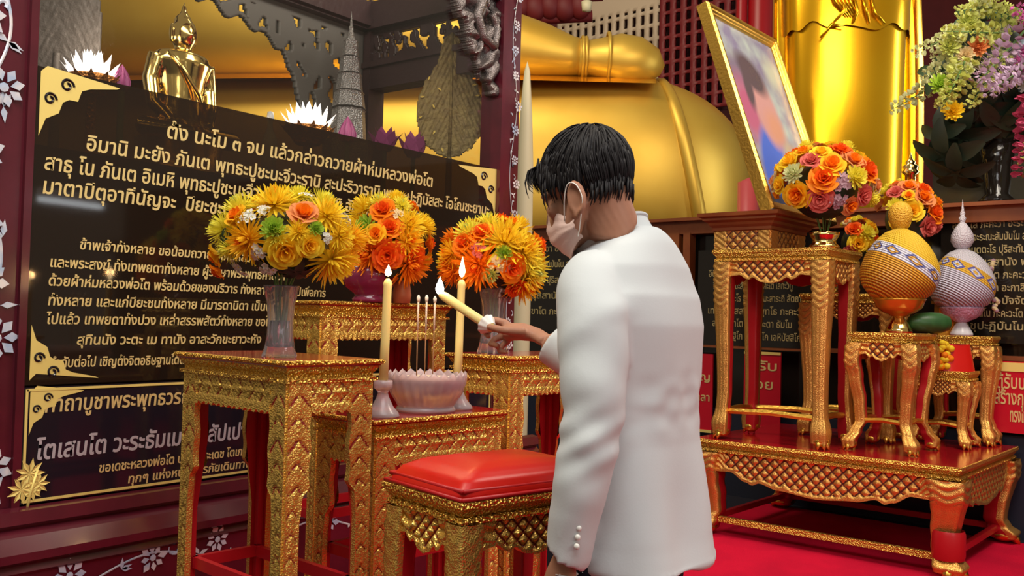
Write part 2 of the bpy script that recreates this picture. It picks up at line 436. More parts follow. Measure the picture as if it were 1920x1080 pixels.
# ------------------------------------------------------------------ setting
TA = radians(-2.66)                               # turn of the altar block against the shrine case
TX = V((cos(TA), sin(TA), 0)); TY = V((-sin(TA), cos(TA), 0)); UP = V((0, 0, 1))
WC = 6.55                                         # distance of the altar wall along TX
def PW(px, py, c=WC):                             # pixel on the plane TX.p = c
    r = ray(px, py); return EYE + r * (c / r.dot(TX))
def alt(x, y, z=0): p = TX * x + TY * y; return V((p.x, p.y, z))
mb = MB(); mb.box((5, 3, -.05), (24, 24, .1)); struct('floor', mb, 'dark_floor')
mb = MB()
mb.grid(lambda a, b: tuple(alt(1.0 + 5.45 * a, -5.5 + 8.5 * b, .004)), 4, 4, 0, False)
tag(mb.build('carpet', 'carpet_red'), 'bright red carpet on the floor under the low gilt altar table', 'carpet')

# altar wall: plinth, posts, dark panes, wooden ledge
y0, y1 = -5.0, 5.6
mb = MB()
mb.box((WC + .14, (y0 + y1) / 2, .32), (.28, y1 - y0, .64), 0)
mb.box((WC + .16, (y0 + y1) / 2, 1.30), (.2, y1 - y0, 1.36), 1)
o = struct('wall_altar', mb, ['navy', 'sign_black']); o.rotation_euler = (0, 0, TA)
mb = MB()
mb.box((WC + .10, (y0 + y1) / 2, 2.03), (.32, y1 - y0, .10), 0); mb.box((WC + .08, (y0 + y1) / 2, 2.09), (.40, y1 - y0, .025), 0)
mb.box((WC + .05, (y0 + y1) / 2, 1.12), (.12, y1 - y0, .03), 0)
o = struct('trim_1', mb, 'wood_brown'); o.rotation_euler = (0, 0, TA)
for i, px in enumerate((1262, 1293)):
    p = PW(px, 560); mb = MB(); mb.box((WC - .02, p.dot(TY), 1.33), (.09, .16 if i == 0 else .06, 1.32), 0)
    o = struct('trim_%d' % (i + 2), mb, 'wood_brown'); o.rotation_euler = (0, 0, TA)
# hall walls far behind the statues
mb = MB(); mb.grid(lambda a, b: tuple(CW(-9 + 18 * a, 13.6, 7.5 * b)), 1, 1, 0, False); struct('wall_back', mb, 'red_wall')
mb = MB(); mb.grid(lambda a, b: tuple(CW(-2.6 + 2.2 * a, 11.4 - .2 * a, 1 + 6 * b)), 1, 1, 0, False); struct('wall_left', mb, 'wall_yellow')
# smoked glass screen on the ledge, right
mb = MB(); ya, yb = PW(1740, 300).dot(TY), -4.9
mb.box((WC + .12, (ya + yb) / 2, 2.42), (.02, abs(ya - yb), .64), 0)
o = struct('window_1', mb, 'smoked_glass'); o.rotation_euler = (0, 0, TA)

# notices on the altar wall
def wall_sign(name, label, pxa, pya, pxb, pyb, mat, border, lines, lm, c=WC - .01, hgt=.06):
    a = PW(pxa, pya, c); b_ = PW(pxb, pyb, c); ua = a.dot(TY); ub = b_.dot(TY); wd = ua - ub
    t = thing(name, label, 'sign', TX * c + TY * ua + UP * b_.z, TA)
    t.location.z = b_.z; h = a.z - b_.z
    F = frame((0, 0, 0), (0, -1, 0), (0, 0, 1), (-1, 0, 0))
    mb = MB(); mb.box((wd / 2, h / 2, -.005), (wd, h, .014), 0, F)
    if border:
        for (x, y, sx, sy) in border(wd, h): mb.box((x, y, .004), (sx, sy, .006), 1, F)
    mb.build('board', [mat, 'gilt_flat'], t)
    for ln_ in lines(wd, h):
        mb = MB(); letters(mb, F @ loc(0, 0, .004), [ln_], .012, 0); mb.build('lettering', lm, t)
    return t
thai_fill = ['อิติปิ โส ภะคะวา อะระหัง สัมมาสัมพุทโธ', 'วิชชาจะระณะสัมปันโน สุคะโต โลกะวิทู', 'อะนุตตะโร ปุริสะทัมมะสาระถิ สัตถา', 'เทวะมะนุสสานัง พุทโธ ภะคะวาติ',
             'สะวากขาโต ภะคะวะตา ธัมโม', 'สันทิฏฐิโก อะกาลิโก เอหิปัสสิโก', 'โอปะนะยิโก ปัจจัตตัง เวทิตัพโพ', 'สุปะฏิปันโน ภะคะวะโต สาวะกะสังโฆ', 'อุชุปะฏิปันโน ภะคะวะโต']
def fill_lines(n, x0, x1, top, step, hg):
    return lambda w_, h: [(thai_fill[i % 9], thai_fill[i % 9], w_ * (x0 + .04 * (i % 3)), h * (top - step * i), w_ * (x1 - .07 * ((i * 2) % 3)), hg, h * (top - step * i)) for i in range(n)]
wall_sign('prayer_sign', 'black prayer notice with rows of gold Thai script behind the white bud ornament', 1765, 396, 2060, 650, 'sign_black', None, fill_lines(9, .08, .95, .86, .095, .042), 'faded_letter')
wall_sign('prayer_sign', 'black prayer notice seen through the legs of the tall gilt table', 1310, 470, 1530, 655, 'sign_black', None, fill_lines(6, .10, .95, .72, .13, .045), 'faded_letter')
wall_sign('prayer_sign', 'black prayer notice half hidden between the yellow bouquet and the man in white', 930, 440, 1200, 625, 'sign_black', None, fill_lines(5, .1, .9, .8, .16, .05), 'faded_letter')
red1 = wall_sign('donation_sign', 'red sign with gold Thai lettering at the right edge beside the small tables', 1862, 676, 2010, 822, 'sign_red', lambda w_, h: [(w_ / 2, h - .035, w_, .055)],
          lambda w_, h: [('ตู้รับบริจาค', 'ตู้รับบ', .02, h * .62, w_ * .42, .075, h * .62), ('สร้างกุฏิ', 'สร้างกุ', .01, h * .40, w_ * .40, .075, h * .40), ('ทรงไทย', 'ทรงไ', .10, h * .16, w_ * .40, .075, h * .16)], 'gilt_letter', WC - .06)
red2 = wall_sign('donation_sign', 'small red sign with gold Thai lettering behind the tall table legs', 1396, 658, 1462, 808, 'sign_red', lambda w_, h: [(w_ / 2, .01, w_, .02), (w_ / 2, h - .01, w_, .02)],
          lambda w_, h: [('ตู้รับ', 'ตู้รับ', .02, h * .76, w_ * .9, .06, h * .76), ('ช่วย', 'ช่วย', .03, h * .52, w_ * .8, .06, h * .52)], 'gilt_letter', WC - .10)
red3 = wall_sign('donation_sign', 'red sign mostly hidden behind the white jacket at the left of the tall table', 1250, 660, 1334, 812, 'sign_red', lambda w_, h: [(w_ / 2, .01, w_, .02)],
          lambda w_, h: [('ร่วมบุญ', 'ร่วมบุญ', .05, h * .66, w_ * .95, .05, h * .66), ('สร้างศาลา', 'สร้างศาลา', .05, h * .40, w_ * .95, .05, h * .40)], 'gilt_letter', WC - .10)

# ------------------------------------------------------------------ statues and far hall
t = thing('seated_buddha_statue', 'giant golden seated statue whose folded leg and hand fill the back of the hall', 'statue', CW(.2, 9.6, 0), AZ - pi / 2)
D0 = 10.0
def L9(px, py, dd=0): p = P(px, py, D0 + dd); return t.matrix_basis.inverted() @ p
bpy.context.view_layer.update()
TI = Matrix.Translation(t.location) @ rot('Z', AZ - pi / 2); TI = TI.inverted()
def L9(px, py, dd=0): return TI @ P(px, py, D0 + dd)
s9 = D0 / FPX
mb = MB()
def legf(a, b):                                   # great thigh and knee, axis across the view
    x = -1; th = 2 * pi * a
    c0, c1 = L9(-300, 345, .3), L9(1170, 345, 0)
    if b < .72: k = b / .72; c = c0.lerp(c1, k); r = 1
    else:
        k = (b - .72) / .28 * pi / 2; c = c1 + V((232 * s9 * sin(k), 0, -18 * s9 * sin(k))); r = cos(k) ** .75
    q = (abs(cos(th)) ** .8) * (1 if cos(th) > 0 else -1), (abs(sin(th)) ** .8) * (1 if sin(th) > 0 else -1)
    return (c.x, c.y + q[0] * 1.0 * r, c.z + q[1] * 196 * s9 * r)
mb.grid(legf, 48, 60, 0, True, True)
mb.build('folded_leg', 'gold_statue', t)
mb = MB()                                          # robe edge across the knee
pts = []
for k in range(30):
    th = -1.0 + 2.75 * k / 29; q = (abs(cos(th)) ** .8) * (1 if cos(th) > 0 else -1), (abs(sin(th)) ** .8) * (1 if sin(th) > 0 else -1)
    c1 = L9(1170, 345, 0); kk = .42; r = cos(kk) ** .75
    pts.append((c1.x + (232 * sin(kk) - 42 * (q[1] > -2) * (q[1]) ) * s9, c1.y - abs(q[0]) * 1.0 * r * (1 if cos(th) > 0 else -1), c1.z + q[1] * 194 * s9 * r))
mb.tube(pts, .07, 10, 0, True, True, 1)
mb.build('robe_edge', 'gold_statue', t)
mb = MB()
mb.tube([L9(60, 40, -.2), L9(500, 62, -.3), L9(860, 84, -.4), L9(960, 88, -.4), L9(1020, 98, -.45), L9(1070, 106, -.5), L9(1092, 108, -.5)],
        [x * s9 for x in (110, 100, 72, 62, 50, 36, 32)], 28, 0, True)
mb.build('forearm', 'gold_statue', t)
mb = MB()
mb.tube([L9(1085, 108, -.5), L9(1105, 109, -.5), L9(1130, 110, -.5), L9(1160, 112, -.5), L9(1195, 116, -.5), L9(1225, 124, -.5), L9(1242, 132, -.5)],
        [x * s9 for x in (34, 32, 37, 46, 44, 31, 10)], 24, 0, True)
for px, r in ((1092, 36), (1098, 35), (1140, 43)):
    mb.tube([L9(px, 108, -.5) + V((0, r * s9 * cos(a), r * s9 * sin(a))) for a in [2 * pi * k / 24 for k in range(25)]], .02, 6, 0)
mb.build('hand', 'gold_statue', t)
mb = MB()
mb.grid(lambda a, b: tuple(L9(-60 + 1290 * a, 158 - 12 * sin(a * 3), -.95 + .8 * b) + V((0, 0, .05 * sin(pi * b)))), 20, 6, 0, True)
mb.build('robe_fold', 'gold_smooth', t)
mb = MB()                                          # trunk, out of frame above the case
mb.grid(lambda a, b: (L9(150, 0).x + 1.5 * cos(2 * pi * a) * (1 - .25 * b), 1.2 + .9 * sin(2 * pi * a), 2.6 + 3.6 * b), 32, 8, 0, True, True)
mb.build('torso', 'gold_statue', t)

# standing robed statue
ps = P(1578, 420, 7.9)
t = thing('standing_buddha_statue', 'tall golden standing statue in a smooth robe behind the framed portrait', 'statue', (ps.x, ps.y, 0), AZ - pi / 2)
s8 = 7.9 / FPX
zt = 1.3 + 700 * s8
def robe(w0, w1, dpt, zb, ztop, wav=0, xo=0):
    def fn(a, b):
        th = 2 * pi * a; wv = zb + (wav * (sin(th * 5) * .6 + .6 * sin(th * 11 + 1)) if wav else 0)
        z = wv + (ztop - wv) * b; k = (z - 1.8) / 2.4; wd = w0 + (w1 - w0) * max(0, min(1.4, k))
        cx, sx = cos(th), sin(th)
        q = (abs(cx) ** .75) * (1 if cx > 0 else -1), (abs(sx) ** .75) * (1 if sx > 0 else -1)
        return (xo + q[0] * wd, q[1] * dpt, z)
    return fn
mb = MB(); mb.grid(robe(.45, .50, .30, .6, zt), 64, 30, 0, True, True); mb.build('robe', 'gold_robe', t)
mb = MB(); mb.grid(robe(.475, .525, .325, 1.3 + 545 * s8, zt, .035), 90, 14, 0, True, True); mb.build('robe_overfold', 'gold_robe', t)
mb = MB()
for k, (a, zz) in enumerate(((-.12, .10), (-.02, .06), (.05, .12), (.12, .02))):
    mb.tube([(a - .03, -.34, 1.3 + 600 * s8), (a, -.355, 1.3 + 565 * s8 + zz * .2), (a + .06 * (k - 1.5), -.345, 1.3 + 548 * s8)], [.01, .018, .008], 8)
for k in range(5):
    mb.tube([(-.30 + .035 * k, -.345, 1.3 + 640 * s8), (-.2 + .03 * k, -.355, 1.3 + 585 * s8), (-.10 + .02 * k, -.35, 1.3 + 560 * s8)], [.006, .014, .006], 8)
mb.tube([(-.31, -.33, 1.3 + 520 * s8), (-.22, -.34, 1.3 + 545 * s8), (-.12, -.345, 1.3 + 540 * s8)], [.008, .014, .008], 8)
mb.build('robe_pleats', 'gold_robe', t)
def flap(x0, x1, y, bot, top, th):
    mb = MB()
    def fn(a, b):
        z = bot + (top - bot) * b; x = x0 + (x1 - x0) * a + .05 * sin(b * 3.1) * a; return (x, y + .05 * sin(a * 4 + b) + th * 0, z)
    mb.grid(fn, 8, 16, 0, True); mb.grid(lambda a, b: (lambda q: (q[0], q[1] + th, q[2]))(fn(1 - a, b)), 8, 16, 0, True)
    mb.grid(lambda a, b: (lambda q: (q[0], q[1] + th * b, q[2]))(fn(1, a)), 16, 1, 0, True); mb.grid(lambda a, b: (lambda q: (q[0], q[1] + th * (1 - b), q[2]))(fn(0, a)), 16, 1, 0, True)
    return mb
flap(.40, .56, .05, 1.0, zt, .04).build('robe_wing', 'gold_robe', t)
flap(-.56, -.42, .10, 1.0, zt, .04).build('robe_wing', 'gold_robe', t)
flap(.50, .68, .16, 1.0, zt, .04).build('robe_wing', 'gold_smooth', t)
mb = MB(); mb.ell((0, .05, zt + .05), (.62, .34, .75), 0, 32, 18); mb.build('chest', 'gold_robe', t)
mb = MB(); mb.lathe([(.0, .02), (.7, .02), (.72, .2), (.6, .3), (.66, .5), (.5, .62), (0, .62)], 40); mb.build('lotus_base', 'gold_robe', t)

# red lattice screens, white fascia, columns
def lat_screen(name, label, pxa, pya, pxb, pyb, c, mat, nu, nv, hole, back=None, cat='screen'):
    a = PW(pxa, pya, c); b_ = PW(pxb, pyb, c); ua, ub = a.dot(TY), b_.dot(TY); wd = ua - ub
    zt_, zb_ = max(a.z, b_.z), min(a.z, b_.z); h = zt_ - zb_
    t = thing(name, label, cat, TX * c + TY * ua + UP * zb_, TA); t.location.z = zb_
    F = frame((0, 0, 0), (0, -1, 0), (0, 0, 1), (-1, 0, 0))
    mb = MB(); k = 4
    def ins(u, v):
        fu, fv = frac(u / wd * nu), frac(v / h * nv); return hole(fu, fv, u / wd, v / h)
    pierced(mb, F, 0, 0, wd, h, nu * k, nv * k, ins, .05); mb.build('lattice', mat, t)
    mb = MB(); mb.box((wd / 2, h / 2, -.2), (wd, h, .02), 0, F); mb.build('backing', back or 'dark_void', t)
    return t
lat_screen('lattice_screen', 'dark red wooden lattice screen behind the framed portrait', 1238, -40, 1420, 190, 10.0, 'red_lattice', 9, 11, lambda a, b, u, v: a < .5 or b < .3)
lat_screen('lattice_fascia', 'cream pierced fascia above the hand of the giant statue', 1046, -8, 1238, 150, 10.1, 'white_lattice', 13, 8,
           lambda a, b, u, v: (v > .68 or (a < .45 or b < .35)) and v < 1, 'dark_void', 'fascia')
for i, (px, wpx, c) in enumerate(((1425, 46, 'upright'), (1390, 20, 'slim'))):
    p = P(px, 60, 10.4); mb = MB(); r = wpx * 10.4 / FPX / 2; mb.lathe([(r, 0), (r, 6.5)], 28, T=loc(p.x, p.y, 0))
    tag(mb.build('column', 'red_paint'), ('broad red column left of the standing golden statue', 'slim red column just left of the broad red column')[i], 'column')
p = P(1404, 360, 8.4); mb = MB(); mb.lathe([(.10, 0), (.10, 2.55), (.0, 2.6)], 24, T=loc(p.x, p.y, 0))  # a column's reflection in the glass, modelled as a solid pinkish post
tag(mb.build('column', 'pink_reflection'), 'pinkish red column reflection in glass, modelled as a short post left of the portrait foot', 'column')
mb = MB(); a = P(968, 20, 10.6); b_ = P(1100, -30, 10.6)
for k in range(5):
    q = P(975 + 28 * k, 10 + 4 * (k % 2), 10.8); mb.ell(q, (.14, .14, .17), 0, 12, 8)
mb.tube([P(950, -6, 10.8), P(1130, -14, 10.8)], .10, 8); mb.tube([P(950, 38, 10.85), P(1110, 30, 10.85)], .07, 8)
tag(mb.build('carved_beam', 'red_wall'), 'carved dark red roof beam at the top behind the shrine case', 'beam')
p = P(1100, 12, 10.2); mb = MB(); mb.lathe([(0, -.06), (.05, -.05), (.06, .05), (0, .06)], 14, T=loc(p)); tag(mb.build('spot_lamp', 'pale_stone'), 'small pale lamp under the carved red roof beam', 'lamp')
# pale pillar beside the case
pb = P(981, 430, 6.3); s6 = 6.3 / FPX
mb = MB(); mb.lathe([(.062, 0), (.062, 1.85), (.058, 2.3), (.042, 2.65), (.02, 2.95), (.0, 3.02)], 24, T=loc(pb.x, pb.y, 0))
tag(mb.build('pale_pillar', 'pale_stone'), 'pale tapering pillar close beside the inlaid post of the shrine case', 'pillar')
# ------------------------------------------------------------------ shrine case with notices
YP = P(330, 716, 3.30).y                           # plane of the notices
FN = (0, -1, 0)
def F_front(y=YP, x=0, z=0): return frame((x, y, z), (1, 0, 0), (0, 0, 1), (0, -1, 0))
xl = PY(45, 640, YP).x; xr = PY(926, 400, YP).x     # clear opening between the posts
zs_top = PY(500, 221, YP).z; zs_mid = PY(324, 711, YP).z; zl_top = PY(31, 727, YP).z; zl_bot = PY(22, 948, YP).z
ZC = 3.06; CD = .98                                # case height and depth
case = thing('display_case', 'dark red lacquer shrine case with pearl inlay and clear upper panes', 'display case', ((xl + xr) / 2, YP, 0))
CI = Matrix.Translation(-V(case.location))
def cbuild(mb, name, mats): return mb.build(name, mats, case, CI)
mb = MB(); mb.box((xl - .115, YP + .072, ZC / 2), (.23, .14, ZC)); mb.box((xl - .012, YP - .004, ZC / 2 + .2), (.024, .02, ZC - .5)); cbuild(mb, 'post', 'wood_red')
mb = MB(); mb.box((xr + .045, YP + .04, ZC / 2), (.09, .12, ZC)); mb.box((xr + .012, YP - .025, ZC / 2), (.03, .02, ZC)); mb.box((xr + .138, YP + .068, ZC / 2), (.094, .14, ZC)); cbuild(mb, 'post', 'wood_red')
mb = MB(); mb.box((xr + .06, YP + CD, (1.6 + ZC) / 2), (.12, .12, ZC - 1.6)); cbuild(mb, 'post', 'wood_dark')
mb = MB(); mb.box((xl - .06, YP + CD, (1.6 + ZC) / 2), (.12, .12, ZC - 1.6)); cbuild(mb, 'post', 'wood_dark')
xm = (xl + xr) / 2; wx = xr - xl + .3
mb = MB(); mb.box((xm, YP + CD, 2.965), (wx, .13, .16)); mb.box((xm, YP + CD - .075, 2.92), (wx, .03, .04)); cbuild(mb, 'rail', 'wood_dark')
mb = MB(); mb.box((xr + .06, YP + CD / 2, 2.965), (.13, CD, .16)); mb.box((xr - .01, YP + CD / 2, 2.90), (.03, CD, .03)); cbuild(mb, 'rail', 'wood_dark')
mb = MB(); mb.box((xm, YP + .02, ZC + .02), (wx, .14, .12)); cbuild(mb, 'rail', 'wood_red')
zr = PY(690, 172, YP + CD).z
mb = MB(); mb.box((xr + .06, YP + CD / 2, zr + .06), (.11, CD, .13)); mb.box((xr, YP + CD / 2, zr + .13), (.03, CD, .03)); cbuild(mb, 'rail', 'wood_dark')
mb = MB(); mb.box((xr + .06, YP + CD / 2, 1.55), (.10, CD, .14)); cbuild(mb, 'rail', 'wood_dark')
# case floor and lower carcass
mb = MB(); mb.box((xm, YP + CD / 2 + .03, 1.78), (wx - .1, CD - .02, .04)); cbuild(mb, 'shelf', 'wood_dark')
mb = MB(); mb.box((xm, YP + CD / 2 + .04, .86), (wx - .1, CD - .06, 1.78)); cbuild(mb, 'carcass', 'wood_dark')
# moulded base under the notices
mb = MB()
zb = zl_bot
prof = [(.0, zb - .005), (.035, zb - .012), (.045, zb - .05), (.028, zb - .065), (.05, zb - .085), (.075, zb - .13), (.075, zb - .155), (.05, zb - .17), (.06, zb - .19), (.05, zb - .2), (.05, .08), (.09, .07), (.09, 0)]
mb.grid(lambda a, b: (xl - .24 + (wx + .3) * a, YP - .01 - itpl([(i / (len(prof) - 1), q[0]) for i, q in enumerate(prof)], b), itpl([(i / (len(prof) - 1), q[1]) for i, q in enumerate(prof)], b)), 2, 12, 0, False)
cbuild(mb, 'base_moulding', 'wood_red')
# upper clear pane
mb = MB(); mb.box((xm, YP + .035, (zs_top + ZC) / 2), (xr - xl, .006, ZC - zs_top)); cbuild(mb, 'glass_pane', 'pane_glass')
# carved, pierced screens: rear (foliage bracket) and side (fretwork)
def blobs(seed, sc, thr):
    def f(u, v): return noise.noise((u * sc + seed, v * sc * .9, seed * 1.7)) < thr
    return f
zc0 = PY(560, 215, YP + CD).z
bl = blobs(4.2, 15, .20)
def rear_in(u, v):                                  # measured left from the corner post, up from zc0
    top = 2.89 - zc0
    edge = itp([(0, -.02), (.30, -.02), (.42, .06), (.50, .20), (.57, .33), (.80, .40), (1.07, .45), (1.5, .56), (1.9, .64)], u) + .02 * sin(u * 40)
    return v > edge and (bl(u, v) or v > top - .05 or v < edge + .02)
mb = MB(); pierced(mb, frame((xr, YP + CD - .01, zc0), (-1, 0, 0), (0, 0, 1), (0, -1, 0)), 0, 0, 1.9, 2.89 - zc0, 190, 100, rear_in, .03)
cbuild(mb, 'foliage_bracket', 'screen_grey')
bl2 = blobs(9.3, 19, .06)
mb = MB(); hh = 2.89 - (zr + .14)
pierced(mb, frame((xr + .03, YP, zr + .14), (0, 1, 0), (0, 0, 1), (-1, 0, 0)), 0, 0, CD, hh, 110, 60, lambda u, v: bl2(u * 1.3, v) or v < .03 or v > hh - .03, .025)
cbuild(mb, 'fretwork', 'wood_dark')
# dragon bracket, front right top
zd = PY(938, 183, YP).z; xd = PY(846, 0, YP).x
def drag_in(u, v):
    W_ = xr - xd; H_ = ZC - zd
    lim = itp([(0, .76), (.24, .50), (.5, .26), (.8, .08), (1, -.02)], u / W_) * H_ + .012 * sin(u * 70)
    return v > lim and noise.noise((u * 12 + 5, v * 12, 2.2)) < .34
mb = MB()
sh = scroll(16, 3)
pierced(mb, frame((xd, YP + .02, zd), (1, 0, 0), (0, 0, 1), (0, -1, 0)), 0, 0, xr - xd, ZC - zd, 90, 130, drag_in, .03, lambda u, v, s, t: sh(u, v, s, t), .035)
# dragon body: a scaled S curve
W_ = xr - xd; H_ = ZC - zd
pts = [(.22, 1.0), (.48, .92), (.66, .80), (.58, .66), (.48, .54), (.62, .40), (.86, .36), (.92, .50), (.80, .60)]
cur = []
for k in range(41):
    x = k / 40 * (len(pts) - 1); i = min(int(x), len(pts) - 2); f_ = x - i; f_ = f_ * f_ * (3 - 2 * f_)
    cur.append((xd + (pts[i][0] * (1 - f_) + pts[i + 1][0] * f_) * W_, YP - .015, zd + (pts[i][1] * (1 - f_) + pts[i + 1][1] * f_) * H_))
mb.tube(cur, [.022 * (1.15 - .7 * abs(k / 40 - .4)) + .003 * (k % 2) for k in range(41)], 10)
cbuild(mb, 'dragon_bracket', 'gilt_grey')
# pearl inlay: branches, leaves, blossoms
def inlay(mb, F, wd, h, n, seed, sx=1):
    R_ = random.Random(seed); zc_ = [.0015]
    def blob(x, y, r, k, ir):
        zc_[0] += .00009; zz = zc_[0]; ph = R_.uniform(0, 6)
        vs = [(x, y, zz + .0012)] + [(x + r * (1 + ir * (j % 2)) * cos(2 * pi * j / k + ph), y + r * (1 + ir * (j % 2)) * sin(2 * pi * j / k + ph), zz) for j in range(k)]
        mb.add(vs, [(0, 1 + j, 1 + (j + 1) % k) for j in range(k)], 0, False, F)
    x, y = wd / 2, 0
    pts = []
    while y < h:
        x = wd / 2 + wd * .25 * sin(y * 9 + seed); pts.append((x, y, .001)); y += .02
    mb.tube(pts, wd * .022, 4, 0, False, T=F, flat=.3)
    for k in range(n):
        yy = (k + R_.random() * .7) * h / n; xx = wd * R_.uniform(.22, .78); typ = k % 3
        if typ == 0:
            for j in range(8):
                a0 = j * .785 + k; L_ = wd * R_.uniform(.26, .36); zc_[0] += .00009; zz = zc_[0]
                mb.add([(xx + L_ * .3 * cos(a0), yy + L_ * .3 * sin(a0), zz), (xx + L_ * .72 * cos(a0 + .33), yy + L_ * .72 * sin(a0 + .33), zz), (xx + L_ * cos(a0), yy + L_ * sin(a0), zz), (xx + L_ * .72 * cos(a0 - .33), yy + L_ * .72 * sin(a0 - .33), zz)], [(0, 3, 2, 1)], 0, False, F)
            blob(xx, yy, wd * .07, 8, 0)
        elif typ == 1:
            a0 = R_.uniform(0, 6); c = [(xx + wd * .02 * j * cos(a0 + j * .45), yy + wd * .03 * j * sin(a0 + j * .45), .001) for j in range(9)]
            mb.tube(c, [wd * .045 * (1 - j / 11) for j in range(9)], 4, 0, False, T=F, flat=.3)
        else:
            for j in range(3):
                a0 = R_.uniform(0, 6)
                mb.add([(xx, yy, .002), (xx + wd * .1 * cos(a0 + .5), yy + wd * .1 * sin(a0 + .5), .002), (xx + wd * .24 * cos(a0), yy + wd * .24 * sin(a0), .002), (xx + wd * .1 * cos(a0 - .5), yy + wd * .1 * sin(a0 - .5), .002)], [(0, 1, 2, 3)], 0, False, F)
mb = MB(); inlay(mb, F_front(YP - .0005, xl - .235, .2), .21, 2.8, 44, 3); cbuild(mb, 'pearl_inlay', 'pearl')
mb = MB(); inlay(mb, F_front(YP - .0045, xr + .092, .3), .09, 2.75, 60, 8); cbuild(mb, 'pearl_inlay', 'pearl')
mb = MB(); inlay(mb, frame((xl + .1, YP - .062, zb - .33), (0, 0, 1), (1, 0, 0), (0, -1, 0)), .16, 2.3, 26, 5); cbuild(mb, 'pearl_inlay', 'pearl')

# --- the big notice
sg = thing('prayer_board', 'large dark glass board of slanting gold Thai prayer script on the shrine case', 'sign', (xl, YP, zs_mid))
SI = Matrix.Translation(-V(sg.location))
mb = MB(); mb.box(((xl + xr) / 2, YP - .004, (zs_mid + zs_top) / 2), (xr - xl, .012, zs_top - zs_mid)); mb.build('board', 'sign_glass', sg, SI)
F0 = F_front(YP - .0105)
def LN(full, pre, xa, ya, xb, yb, hpx):
    a, b_ = PY(xa, ya, YP - .011), PY(xb, yb, YP - .011)
    d = (a - EYE).dot(FW); return (full, pre, a.x, a.z, b_.x, hpx * d / FPX, a.z)
for ln_ in [
    LN('ตั้ง นะโม ๓ จบ แล้วกล่าวถวายผ้าห่มหลวงพ่อโต', 'ตั้ง นะโม ๓ จบ แล้วกล่าวถวายผ้าห่มหลวงพ่อโต', 313, 258, 811, 352, 25),
    LN('อิมานิ มะยัง ภันเต พุทธะปูชะนะจีวะรานิ สะปะริวารานิ พุทธะปะฏิมัสสะ โอโณชะยามะ', 'อิมานิ มะยัง ภันเต พุทธะปูชะ', 162, 281, 505, 347, 25),
    LN('สาธุ โน ภันเต อิเมหิ พุทธะปูชะนะจีวะรานิ สะปะริวารานิ อัมหากัง ปูชา ภัณฑา', 'สาธุ โน ภันเต อิเมหิ พุทธะปูชะ', 83, 317, 436, 366, 26),
    LN('มาตาปิตุอาทีนัญจะ  ปิยะชะนานัง ทีฆะรัตตัง หิตายะ สุขายะ', 'มาตาปิตุอาทีนัญจะ  ปิยะชะ', 80, 362, 417, 402, 26),
    LN('ข้าพเจ้าทั้งหลาย ขอน้อมถวายผ้าห่มหลวงพ่อโต แด่พระพุทธ', 'ข้าพเจ้าทั้งหลาย ขอน้อมถวา', 150, 467, 386, 482, 16),
    LN('และพระสงฆ์ ทั้งเทพยดาทั้งหลาย ผู้รักษาพระพุทธศาสนา', 'และพระสงฆ์ ทั้งเทพยดาทั้งหลาย', 94, 500, 373, 515, 17),
    LN('ด้วยผ้าห่มหลวงพ่อโต พร้อมด้วยของบริวาร ทั้งหลาย ให้เป็นไปเพื่อการ', 'ด้วยผ้าห่มหลวงพ่อโต พร้อมด้วยของบริวาร', 91, 535, 445, 549, 17),
    LN('ทั้งหลาย และแก่ปิยะชนทั้งหลาย มีมารดาบิดา เป็นต้น', 'ทั้งหลาย และแก่ปิยะชนทั้งหลาย มีมารดาบิดา เป็น', 90, 572, 497, 582, 17),
    LN('ไปแล้ว เทพยดาทั้งปวง เหล่าสรรพสัตว์ทั้งหลาย ขอให้', 'ไปแล้ว เทพยดาทั้งปวง เหล่าสรรพสัตว์ทั้งหลาย ขอ', 87, 607, 497, 613, 17),
    LN('สุทินนัง วะตะ เม ทานัง อาสะวักขะยาวะหัง', 'สุทินนัง วะตะ เม ทานัง อาสะวักขะยาวะหั', 144, 646, 482, 644, 16),
    LN('ลำดับต่อไป เชิญตั้งจิตอธิษฐานได้ตามปรารถนา', 'ลำดับต่อไป เชิญตั้งจิตอธิษฐานได้', 93, 689, 336, 684, 16)]:
    mb = MB(); letters(mb, F0, [ln_], .016, .10); mb.build('lettering', 'gilt_letter', sg, SI)
# corner ornaments (kanok flames)
def kanok(mb, F, s_, flip=(1, 1)):
    out = [(0, 0), (0, 1.0), (.10, .72), (.30, .60), (.36, .42), (.46, .36), (.60, .36), (.66, .18), (.80, .12), (1.25, .03), (1.3, 0)]
    vs = [(0.02, .02, .001)] + [(x * s_ * flip[0], y * s_ * flip[1], .0015) for x, y in out]
    mb.add(vs, [(0, i, i + 1) for i in range(1, len(out))], 0, False, F)
    for cx, cy, r in ((.16, .40, .10), (.42, .14, .11)):
        mb.tube([(cx * s_ * flip[0] + r * s_ * (1 - k / 26) * cos(k * .42), cy * s_ * flip[1] + r * s_ * (1 - k / 26) * sin(k * .42), .002) for k in range(20)], s_ * .022, 4, 1, False, T=F)
for a_ in ((loc(xl + .015, zs_mid + .015, 0), .17), (loc(xl + .012, zs_top - .015, 0), .20, (1, -1)), (loc(xr - .008, zs_top - .02, 0), .22, (-1, -1))):
    mb = MB(); kanok(mb, F0 @ a_[0], *a_[1:]); mb.build('corner_ornament', ['gilt_flat', 'sign_dark'], sg, SI)
